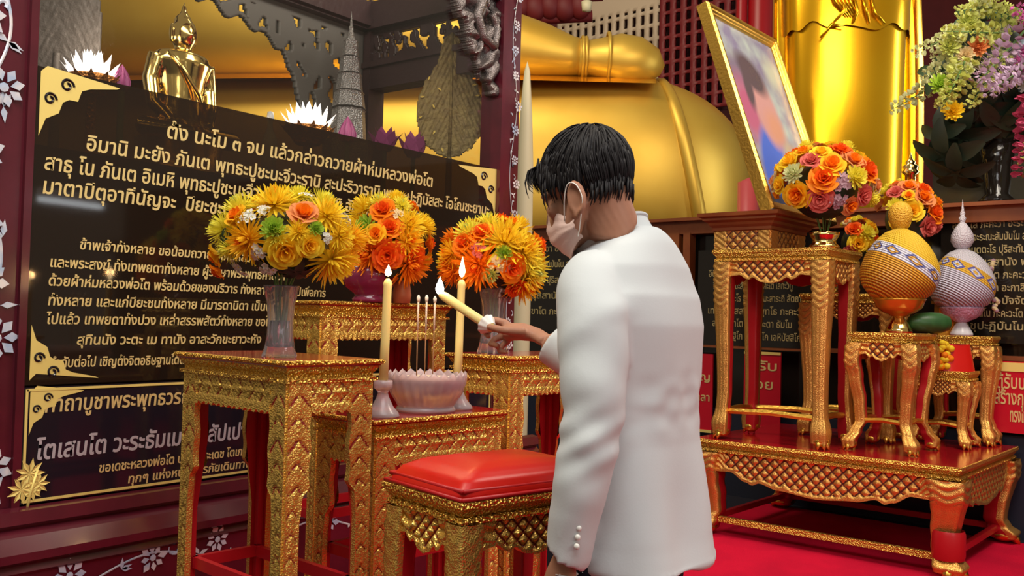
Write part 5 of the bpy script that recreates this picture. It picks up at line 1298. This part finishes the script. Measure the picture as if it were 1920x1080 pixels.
for k, (ax_, ay, bx_, by2, col) in enumerate(SP):
    y = -.10 - .28 * R_.random() if 1700 < bx_ < 1930 else R_.uniform(-.1, .3); pk = col in ('magenta', 'lavender', 'rosepink'); y -= .28 if pk else 0; p, e = bq(ax_, ay, y), bq(bx_, by2, y - .06); L_ = (e - p).length
    kf = (1.15 if L_ < .36 else .85) * (1.35 if pk else 1)
    put('flower_spike', fmesh('flower_spike', col), t, aim(p, e - p, k) @ Matrix.Diagonal((max(L_, .25) * kf * 1.5, max(L_, .25) * kf * 1.5, L_ * 1.05, 1)))
for px, py, col, r in ((1745, 95, 'pale', 26), (1738, 115, 'lime', 22), (1790, 115, 'peach', 22), (1768, 130, 'cream', 18), (1722, 185, 'green', 24), (1746, 232, 'yellow', 22), (1895, 40, 'pale', 24), (1880, 180, 'white', 22), (1790, 40, 'pale', 24), (1770, 70, 'lime', 24), (1825, 105, 'lime', 22), (1760, 160, 'pale', 24), (1905, 130, 'lavender', 24)):
    add_flower(t, 'carnation', col, bq(px, py, -.30), (.2 * R_.uniform(-1, 1) - .3, -1, .2), r * sb, k)
for px, py, d, r in ((1770, 300, (-.8, -.4, -.7), 70), (1800, 260, (-.6, -.6, -.5), 62), (1850, 250, (-.1, -.8, -.8), 60), (1900, 240, (.3, -.7, -.6), 60), (1760, 260, (-.9, -.4, -.3), 50), (1830, 200, (-.3, -.9, -.3), 60), (1800, 40, (-.5, -.6, .6), 40), (1740, 150, (-.8, -.6, .1), 44), (1880, 215, (.1, -.9, -.4), 60), (1790, 330, (-.5, -.4, -.9), 60), (1840, 40, (-.1, -.8, .6), 40), (1925, 200, (.5, -.7, -.4), 50), (1850, 150, (-.1, -.9, 0), 60), (1820, 215, (-.4, -.8, -.5), 66)):
    add_flower(t, 'leaf_sprig', 'dark' if py > 190 else 'green', bq(px, py, -.02 - .12 * (py < 260)), d, r * sb * 1.05, k + px)
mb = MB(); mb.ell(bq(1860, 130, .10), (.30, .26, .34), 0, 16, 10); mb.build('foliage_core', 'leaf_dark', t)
pq = P(1868, 300, 6.05); ux, uy = uv(pq); po = alt(WC + .10, uy, 2.11)
mb = MB(); hp = pq.z + .15 - 2.11; mb.lathe([(0, 0), (.10, 0), (.11, .02), (.07, .06), (.09, hp * .6), (.13, hp), (.11, hp), (0, hp - .03)], 28, T=loc(po)); tag(mb.build('flower_stand', 'sign_black'), 'dark pot on the ledge hidden under the big cascading spray', 'pot')
# gilt finial behind the smaller rose dome
p = P(1722, 335, 6.5); ux, uy = uv(p); po = alt(WC + .05, uy, 2.11); s_ = 6.5 / FPX
mb = MB(); zf = p.z - 2.11; mb.lathe([(0, 0), (.05, 0), (.05, .02), (.035, .04), (.035, zf), (.06, zf + .02), (.045, zf + .04), (.055, zf + .06), (.03, zf + .075), (.035, zf + .09), (.015, zf + .11), (.0, zf + .16)], 20, T=loc(po)); tag(mb.build('finial_post', 'gold_bright'), 'small post with a ringed gold finial above the smaller rose dome', 'post')
# ------------------------------------------------------------------ the man
MC = V((.24, 2.02)); FD = V((-.80, .60)); LD = V((-.60, -.80))     # right/depth of body centre, facing, left side
def BW(f, l, z): q = MC + FD * f + LD * l; return CW(q.x, q.y, z)
hf_ = RT * FD.x + FW * FD.y; hl_ = RT * LD.x + FW * LD.y
MB_T = frame(CW(MC.x, MC.y, 0), hf_, hl_, (0, 0, 1))               # local x forward, y left, z up
MI = MB_T.inverted()
def C2L(r, d, z): return MI @ CW(r, d, z)
def pxL(px, py, d): return MI @ P(px, py, d)
man = thing('person', 'man in a white jacket and face mask seen from behind lighting a candle', 'person', (0, 0, 0)); man.matrix_world = MB_T
# head frame: faces image left and a little away, bowed
HC = pxL(1100, 334, 1.99)
hd = RT * -.80 + FW * .60; hd = (hd * cos(.34) - UP * sin(.34)).normalized(); hfl = (MI.to_3x3() @ hd).normalized()
hup = (V((0, 0, 1)) - hfl * hfl.z).normalized(); hleft = hup.cross(hfl)
HT = frame(HC, hfl, hleft, hup)
def H(f, l, z): return HT @ V((f, l, z))
HR = HT.to_3x3()
mb = MB()
mb.ell(H(-.005, 0, .012), (.096, .077, .094), 0, 28, 20, R=HR)                      # skull
mb.ell(H(.042, 0, -.055), (.052, .056, .072), 0, 24, 16, R=HR)                      # face
mb.tube([H(.055, 0, -.05), H(.070, 0, -.10), H(.072, 0, -.128)], [.052, .044, .024], 18)   # jaw to chin
for s_ in (-1, 1):
    mb.tube([H(.0, s_ * .062, -.06), H(.035, s_ * .050, -.105), H(.075, s_ * .016, -.130)], [.022, .020, .016], 10)
    mb.ell(H(.072, s_ * .036, -.050), (.020, .024, .020), 0, 12, 8, R=HR)           # cheek
    mb.ell(H(.084, s_ * .031, -.012), (.014, .024, .010), 0, 12, 8, R=HR)           # brow
    mb.ell(H(.082, s_ * .031, -.027), (.011, .014, .010), 0, 12, 8, R=HR)           # eyelid
    # ear: rim and lobe
    ring = [H(-.006 + .019 * cos(a) - .004, s_ * (.078 + .008 * (cos(a) < .2)), -.060 + .032 * sin(a)) for a in [k * 2 * pi / 14 for k in range(15)]]
    mb.tube(ring, .0062, 8); mb.ell(H(-.006, s_ * .076, -.060), (.019, .007, .030), 0, 12, 8, R=HR); mb.ell(H(.002, s_ * .078, -.093), (.009, .006, .010), 0, 10, 6, R=HR)
mb.tube([H(.090, 0, -.014), H(.104, 0, -.040), H(.114, 0, -.058), H(.098, 0, -.066)], [.010, .012, .014, .010], 10)      # nose
mb.ell(H(.094, 0, -.088), (.014, .024, .008), 0, 12, 8, R=HR); mb.ell(H(.090, 0, -.100), (.013, .021, .008), 0, 12, 8, R=HR)  # lips
nb = V((.015, 0, 1.44))
mb.tube([H(-.028, 0, -.02), H(-.025, 0, -.07), H(-.030, 0, -.11), (HC * .35 + nb * .65), nb, nb + V((-.01, 0, -.06))], [.058, .055, .053, .053, .057, .066], 22)
mb.tube([nb + V((-.02, -.15, -.10)), nb + V((-.015, -.08, -.06)), nb + V((0, 0, -.05)), nb + V((-.015, .08, -.06)), nb + V((-.02, .15, -.10))], [.03, .04, .05, .04, .03], 14)
# trunk and legs inside the clothes
mb.tube([(0, 0, .82), (0, 0, 1.0), (0, 0, 1.15), (0, 0, 1.30), (.01, 0, 1.40)], [.145, .135, .13, .15, .12], 20, flat=.78)
for s_ in (-1, 1): mb.tube([(0, s_ * .085, .86), (.01, s_ * .09, .5), (-.01, s_ * .09, .10)], [.082, .055, .04], 14)
# arms
LA = [(-.005, .150, 1.38), (-.045, .185, 1.27), (-.060, .214, 1.09), (-.040, .228, .95), (-.018, .228, .842)]
mb.tube(LA, [.05, .045, .04, .034, .027], 14)
WR = pxL(1026, 640, 2.42); ELB = C2L(.30, 2.33, 1.115); SHR = V((.01, -.160, 1.37))
mb.tube([SHR, SHR.lerp(ELB, .5), ELB, ELB.lerp(WR, .5), WR], [.05, .045, .04, .034, .027], 14)
# left hand hanging, relaxed
def finger(pts, r0, r1): mb.tube(pts, [r0 + (r1 - r0) * k / (len(pts) - 1) for k in range(len(pts))], 10); mb.ell(pts[-1], (r1, r1, r1), 0, 8, 6); mb.ell(pts[0], (r0, r0, r0), 0, 8, 6)
hw = V((-.014, .228, .838))
mb.tube([hw, hw + V((.006, .0, -.03)), hw + V((.014, 0, -.07)), hw + V((.016, 0, -.095))], [.026, .034, .038, .030], 14, flat=.5, up=(0, 1, 0))
for k, ln in enumerate((.072, .080, .076, .060)):
    x = .040 - .023 * k; b_ = hw + V((.016 + x, .0, -.092 + .004 * abs(k - 1.3)))
    finger([b_, b_ + V((.004, -.008, -ln * .42)), b_ + V((.004, -.024, -ln * .74)), b_ + V((.0, -.040, -ln * .92))], .0098, .0075)
b_ = hw + V((.034, -.008, -.030)); finger([b_, b_ + V((.020, -.016, -.028)), b_ + V((.022, -.022, -.056)), b_ + V((.016, -.026, -.074))], .0115, .0085)
# right hand holding the candle: palm behind, index along the top, thumb in front, others curled under
DH = 2.46
def hp(px, py, dd=0): return pxL(px, py, DH + dd)
mb.tube([WR, hp(1006, 628, -.01), hp(980, 622), hp(958, 622, .01), hp(942, 622, .01)], [.026, .029, .036, .037, .026], 16, flat=.62)
finger([hp(948, 606, .02), hp(928, 600, .025), hp(912, 601, .02), hp(904, 607, .012)], .0105, .0080)          # index over the top
finger([hp(944, 616, .035), hp(922, 616, .04), hp(910, 624, .02), hp(916, 630, .0)], .0105, .0080)            # middle round the far side
finger([hp(945, 630, .03), hp(927, 636, .035), hp(920, 645, .012), hp(932, 648, -.008)], .0100, .0078)        # ring
finger([hp(952, 640, .02), hp(940, 650, .02), hp(936, 658, .002), hp(948, 660, -.012)], .0090, .0070)         # little
finger([hp(978, 622, -.035), hp(950, 620, -.045), hp(932, 617, -.038), hp(918, 613, -.024)], .0125, .0090)    # thumb in front
me = fuse(mb, .0042, 3, 'body', .4); me.materials.append(M['skin']); put('body', me, man)

# hair: cap plus many combed locks
HCc = V((-.006, 0, .016)); HRr = V((.098, .082, .095))
def hair_low(th):                                   # hairline height (local z) by direction; 0 = front
    a = abs((th + pi) % (2 * pi) - pi); return itp([(0, .040), (.5, .030), (1.0, -.002), (1.30, -.022), (1.62, -.022), (1.9, -.060), (2.3, -.082), (pi, -.092)], a)
mb = MB()
def cap(a, b):
    th = 2 * pi * a; zl = hair_low(th); z = HRr.z * .995 * (1 - b) + (zl - HCc.z) * b if b > 0 else HRr.z
    z = HRr.z * cos(b * math.acos(max(-1, min(1, (zl - HCc.z) / HRr.z)))); k = sqrt(max(0, 1 - (z / HRr.z) ** 2))
    if z < 0: k = max(k, 1 - .5 * (z / HRr.z) ** 2) 
    return tuple(H(HCc.x + HRr.x * k * cos(th) * (.96 if z < -.02 else 1), HRr.y * k * sin(th) * (.93 if z < -.03 else 1), HCc.z + z))
mb.grid(cap, 64, 24, 0, True, True)
R_ = random.Random(11)
wh = V((-.055, .01, .095))                          # whorl near the back of the crown
for k in range(1700):
    u, v_ = R_.random(), R_.random(); th = 2 * pi * u; ph = math.acos(1 - 1.25 * v_ ** .8)
    d = V((sin(ph) * cos(th), sin(ph) * sin(th), cos(ph)))
    p = V((HCc.x + HRr.x * d.x, HRr.y * d.y, HCc.z + HRr.z * d.z)); pts = []; rad = []
    ln = R_.uniform(.055, .085); n = 7; lift = R_.uniform(-.002, .004); sw = R_.uniform(-.35, .35)
    flow0 = (p - wh); 
    for i in range(n + 1):
        t_ = i / n; nr = V(((p.x - HCc.x) / HRr.x ** 2, p.y / HRr.y ** 2, (p.z - HCc.z) / HRr.z ** 2)).normalized()
        fl = (p - wh); side = abs(p.y) / HRr.y
        fl = fl.normalized() + V((.35 if p.z > HCc.z else -.15, 0, 0)) + V((0, 0, -1)) * (.55 * side + (.7 if p.x < -.03 else 0)) + V((0, sw * .4, 0))
        fl = (fl - nr * fl.dot(nr)); fl = fl.normalized() if fl.length > 1e-4 else V((1, 0, 0))
        off = lift + .0035 * sin(pi * t_)
        pts.append(H(*(p + nr * (off - .003 * t_)))); rad.append(.0026 * (1 - .7 * t_) + .0004)
        th_ = atan2(p.y, p.x - HCc.x)
        if p.z < hair_low(th_) - .004: break
        p = p + fl * ln / n; q = V(((p.x - HCc.x) / HRr.x, p.y / HRr.y, (p.z - HCc.z) / HRr.z))
        ql = q.length
        if q.z > -.35: p = HCc + V((HRr.x * q.x, HRr.y * q.y, HRr.z * q.z)) / ql if ql > 0 else p
    if len(pts) > 2: mb.tube(pts, rad, 5, 0, True, True, .6)
for k in range(120):                                  # fringe falling forward over the brow
    y = R_.uniform(-.060, .075); p0 = V((.066 + R_.uniform(-.02, .01), y * .8, .078 - abs(y) * .35)); ln = R_.uniform(.5, .95)
    pts = [H(*p0), H(*(p0 + V((.035 * ln, .004, -.004)))), H(*(p0 + V((.050 * ln, .006, -.028 * ln)))), H(*(p0 + V((.050 * ln, .010, -.052 * ln)))), H(*(p0 + V((.040 * ln + R_.uniform(-.004, .008), .014, -.070 * ln))))]
    mb.tube(pts, [.003, .0032, .0028, .002, .0005], 5, 0, True, True, .6)
hs = .115
for k in range(130):                                  # locks over the temple and above the ear
    x = R_.uniform(-.04, .06); s_ = 1 if k % 3 else -1; z = R_.uniform(.0, .06)
    p0 = V((x, s_ * (.080 - .25 * max(0, z) * .3), z)); ln = R_.uniform(.035, .06)
    pts = [H(*p0), H(*(p0 + V((.006, s_ * .003, -ln * .4)))), H(*(p0 + V((.012, s_ * -.001, -ln * .8)))), H(*(p0 + V((.014, s_ * -.006, -ln * 1.1))))]
    mb.tube(pts, [.003, .0032, .0022, .0005], 5, 0, True, True, .6)
for k in range(170):                                  # nape
    th = pi + R_.uniform(-1.15, 1.15); z = R_.uniform(-.055, .0)
    p0 = V((HCc.x + .088 * cos(th), .072 * sin(th), z)); ln = R_.uniform(.026, .042)
    pts = [H(*p0), H(*(p0 + V((.006, 0, -ln * .5)))), H(*(p0 + V((.018, 0, -ln))))]
    mb.tube(pts, [.003, .0028, .0006], 5, 0, True, True, .6)
mb.build('hair', 'hair', man)
def spline(L_, n=5):
    out = []; g = lambda j: L_[max(0, min(len(L_) - 1, j))]
    for i in range(len(L_) - 1):
        p0, p1, p2, p3 = g(i - 1), g(i), g(i + 1), g(i + 2)
        for k in range(n):
            f_ = k / n; out.append(.5 * ((2 * p1) + (p2 - p0) * f_ + (2 * p0 - 5 * p1 + 4 * p2 - p3) * f_ ** 2 + (3 * p1 - p0 - 3 * p2 + p3) * f_ ** 3))
    return out + [L_[-1]]
# face mask with ear loops
mb = MB()
def maskf(a, b):
    th = (a - .5) * 2 * 1.38; zt_ = itp([(-1.4, -.088), (-.6, -.055), (0, -.030), (.6, -.055), (1.4, -.088)], th); zb_ = itp([(-1.4, -.135), (-.5, -.158), (0, -.162), (.5, -.158), (1.4, -.135)], th)
    z = zt_ + (zb_ - zt_) * b; bul = sin(pi * min(1, b * 1.05)) * .010
    rf = .093 + .026 * exp(-(th / .45) ** 2) * exp(-((b - .35) / .4) ** 2) + bul - .028 * max(0, b - .6); rs = .071 + bul * .5 - .02 * max(0, b - .5)
    pl = .0014 * sin(b * 26); return tuple(H(rf * cos(th) * 1.0 + pl, rs * sin(th), z))
mb.grid(maskf, 34, 22, 0, True); mb.grid(lambda a, b: tuple(V(maskf(1 - a, b)) - hfl * .003), 34, 22, 0, True)
mk = mb.build('face_mask', 'mask', man)
mb = MB()
for s_ in (-1, 1):
    mb.tube(spline([H(.040, s_ * .068, -.088), H(.018, s_ * .082, -.050), H(-.002, s_ * .088, -.027), H(-.022, s_ * .092, -.037), H(-.028, s_ * .092, -.068), H(-.010, s_ * .084, -.098), H(.008, s_ * .074, -.120), H(.018, s_ * .070, -.132)]), .0013, 6)
mb.build('ear_loop', 'white_plastic', mk)

# jacket
mb = MB()
rings = [(.800, -.052, .212, .138), (.812, -.052, .211, .137), (.85, -.046, .206, .134), (.95, -.034, .197, .128), (1.05, -.024, .190, .122), (1.12, -.022, .190, .120), (1.20, -.022, .197, .123), (1.29, -.020, .203, .126), (1.35, -.014, .196, .122), (1.395, -.004, .170, .114), (1.425, .008, .135, .104), (1.448, .018, .102, .095), (1.462, .024, .080, .088)]
def jac(a, b):
    x = b * (len(rings) - 1); i = min(int(x), len(rings) - 2); k = x - i; r0, r1 = rings[i], rings[i + 1]; z, fc, aa, bb = (r0[j] * (1 - k) + r1[j] * k for j in range(4))
    th = 2 * pi * a; e = .86; cx, sn = cos(th), sin(th); q = (abs(cx) ** e * (1 if cx > 0 else -1), abs(sn) ** e * (1 if sn > 0 else -1))
    wv = .004 * sin(th * 5 + z * 9) * max(0, 1.25 - z) + .006 * sin(th * 3 + 1.1) * max(0, 1.0 - z) * 3
    aa *= 1 - (.15 * max(0, min(1, (1.32 - z) / .14)) if q[1] > 0 else 0) * min(1, abs(q[1]) * 1.5); x_ = fc + q[0] * (bb + wv); w_ = max(0, min(1, (z - 1.36) / .09)); w_ = w_ * w_ * (3 - 2 * w_)
    return (x_, q[1] * (aa + wv), z - .40 * (x_ - .027) * w_)
mb.grid(jac, 96, 60, 0, True, True)
mb.add([jac(k / 96, 1) for k in range(96)], [tuple(range(96))], 0); mb.add([jac(1 - k / 96, 0) for k in range(96)], [tuple(range(96))], 0)
LS = [(0, .112, 1.392), (-.012, .152, 1.360), (-.034, .178, 1.30), (-.052, .196, 1.21), (-.060, .214, 1.11), (-.054, .224, 1.03), (-.040, .228, .95), (-.024, .228, .86), (-.020, .228, .848)]
LRr = [.060, .068, .071, .068, .060, .056, .051, .046, .0455]
def sleeve(P_, R0, wr, seed):
    n = 60; L_ = [V(p) for p in P_]
    pts, rr = [], []
    for k in range(n + 1):
        x = k / n * (len(L_) - 1); i = min(int(x), len(L_) - 2); f_ = x - i
        g = lambda j: L_[max(0, min(len(L_) - 1, j))]
        p0, p1, p2, p3 = g(i - 1), g(i), g(i + 1), g(i + 2)
        pts.append(.5 * ((2 * p1) + (p2 - p0) * f_ + (2 * p0 - 5 * p1 + 4 * p2 - p3) * f_ ** 2 + (3 * p1 - p0 - 3 * p2 + p3) * f_ ** 3))
        rr.append(R0[i] * (1 - f_) + R0[i + 1] * f_)
    m2 = MB(); m2.tube(pts, rr, 26)
    for k in range(n + 1):                            # soft drag folds round the elbow
        for j in range(26):
            q = V(m2.v[k * 26 + j]); t_ = k / n; a = wr * exp(-((t_ - .5) / .2) ** 2) * sin(k * .75 + 2 * sin(j * .24 + seed)); m2.v[k * 26 + j] = tuple(q + (q - pts[k]).normalized() * a)
    mb.add(m2.v, m2.f, 0, True)
sleeve(LS, LRr, .0022, 1)
CU = pxL(1030, 644, 2.40)
sleeve([(0, -.115, 1.39), SHR, SHR.lerp(ELB, .5) + V((0, -.01, 0)), ELB + V((0, 0, .01)), ELB.lerp(CU, .5), CU], [.060, .070, .066, .058, .054, .050], .003, 2)
me = fuse(mb, .006, 4, 'jacket', .5)
jo_m = me
me.materials.append(M['jacket']); jo = put('jacket', me, man)
# soft cloth folds as real relief on the jacket surface
nrm_ = [v.normal.copy() for v in me.vertices]
for v, vn in zip(me.vertices, nrm_):
    f, l, z = v.co
    d = 0
    sw_ = max(0, min(1, (l - .12) / .07)); sw_ = sw_ * sw_ * (3 - 2 * sw_); fw_ = .4 + .6 / (1 + exp((f - .02) * 60))
    if sw_ < 1:                                       # body panel: folds falling from waist, drag lines under the arm
        d += (1 - sw_) * .0075 * sin(l * 30 + z * 4) * max(0, min(1, (1.12 - z) * 4)) * fw_
        d += (1 - sw_) * ( .0045 * noise.noise((f * 9, l * 9, z * 5.5)) + .006 * exp(-((z - 1.13) / .05) ** 2) * noise.noise((l * 20, z * 26, 4)))
    if sw_ > 0:
        d += sw_ * (.004 * noise.noise((f * 12, l * 12, z * 14)) + .0028 * exp(-((z - 1.07) / .06) ** 2) * sin(z * 110 + f * 60 + l * 30) + .004 * exp(-((z - 1.24 + f * .8) / .03) ** 2))
    d += .0022 * (1 - sw_) / (1 + exp((z - .812) * 900))
    v.co = v.co + vn * d
me.update()
# collar, hem seam, cuff, buttons
mb = MB()
cb = V((.027, 0, 1.466)); tilt = -.40
def collar(a, b):
    th = 2 * pi * a; r = (.090 - .010 * b, .082 - .010 * b); h = .040 * b
    x, y = r[0] * cos(th), r[1] * sin(th); return (cb.x + x + .012 * b, y, cb.z + x * tilt + h - .012)
mb.grid(collar, 56, 6, 0, True, True); mb.grid(lambda a, b: tuple(V(collar(1 - a, 1 - b)) * 1 - V((0.006 * cos(2 * pi * (1 - a)), .006 * sin(2 * pi * (1 - a)), 0))), 56, 6, 0, True, True)
mb.tube([collar(k / 56, 1) for k in range(57)], .0045, 8)
mb.build('collar', 'jacket', jo)
mb = MB(); 0 and mb.grid(lambda a, b: tuple(V(jac(a, .004)) * 1 + V((.003 * cos(2 * pi * a) * 1.6, .003 * sin(2 * pi * a) * 1.6, -.006 + .035 * b))), 96, 3, 0, True, True)
for k in range(4):
    mb = MB(); mb.ell((-.064 - .001 * k, .264 - .001 * k, .876 + .017 * k), (.006, .0045, .006), 0, 12, 8); mb.build('cuff_button', 'button', jo)
# trousers and shoes
mb = MB()
def tr(s_):
    mb.tube([(0, s_ * .06, .90), (0, s_ * .085, .80), (.012, s_ * .095, .5), (-.01, s_ * .098, .25), (-.005, s_ * .10, .06)], [.115, .105, .082, .070, .066], 22)
tr(-1); tr(1)
mb.tube([(0, 0, .74), (0, 0, .84), (0, 0, .93)], [.13, .15, .14], 22, flat=.8)
me = fuse(mb, .009, 4, 'trousers'); me.materials.append(M['trousers']); put('trousers', me, man)
for s_ in (-1, 1):
    mb = MB(); mb.grid(lambda a, b: (.075 + (.135 * (1 - .12 * b)) * cos(2 * pi * a), s_ * .10 + (.048 * (1 - .25 * b) + .006 * cos(2 * pi * a)) * sin(2 * pi * a), .012 + .07 * b * (1 - .45 * max(0, cos(2 * pi * a)))), 28, 6, 0, True, True); mb.add([(.075 + .119 * cos(2 * pi * k / 28), s_ * .10 + .038 * sin(2 * pi * k / 28), .08 * (1 - .4 * max(0, cos(2 * pi * k / 28)))) for k in range(28)], [tuple(range(28))], 0, True); mb.box((.075, s_ * .10, .008), (.26, .09, .012)); mb.build('sock', 'trousers', man)

# the candle in his hand
a, b_ = P(916, 611, 2.455), P(826, 551, 2.60)
t = thing('candle', 'lit yellow candle held slanting in the man\'s hand', 'candle', (0, 0, 0)); dr = (b_ - a); L_ = dr.length
t.matrix_world = loc(a) @ dr.to_track_quat('Z', 'Y').to_matrix().to_4x4()
mb = MB(); mb.lathe([(0, -.012), (.0125, -.012), (.0125, L_ * .55), (.0128, L_ * .9), (.010, L_ * .98), (.004, L_), (0, L_)], 20); mb.build('wax', 'candle_wax', t)
mb = MB(); mb.tube([(0, 0, L_), (.001, 0, L_ + .01)], .0013, 5); mb.build('wick', 'wick', t)
mb = MB()
def cupf(a_, b2): th = 2 * pi * a_; r = .0135 + .014 * b2 * (1 + .08 * cos(th * 10)); return (r * cos(th), r * sin(th), -.012 + .022 * b2)
mb.grid(cupf, 60, 4, 0, True, True); mb.grid(lambda a_, b2: tuple(V(cupf(1 - a_, b2)) * .96), 60, 4, 0, True, True); mb.build('drip_cup', 'white_plastic', t)
fz = t.matrix_world.inverted() @ (b_ + V((0, 0, .0)))
mb = MB(); upl = (t.matrix_world.to_3x3().inverted() @ UP).normalized(); q = upl.to_track_quat('Z', 'Y').to_matrix().to_4x4()
mb.lathe([(0, -.006), (.009, .002), (.012, .012), (.009, .024), (.004, .036), (0, .046)], 12, T=loc(0, 0, L_ + .004) @ q); mb.build('flame', 'flame_core', t)
l = bpy.data.lights.new('flame_light', 'POINT'); l.energy = 1.0; l.color = (1, .55, .2); l.shadow_soft_size = .015
o = bpy.data.objects.new('flame_light', l); COL.objects.link(o); o.parent = t; o.location = V((0, 0, L_)) + upl * .03
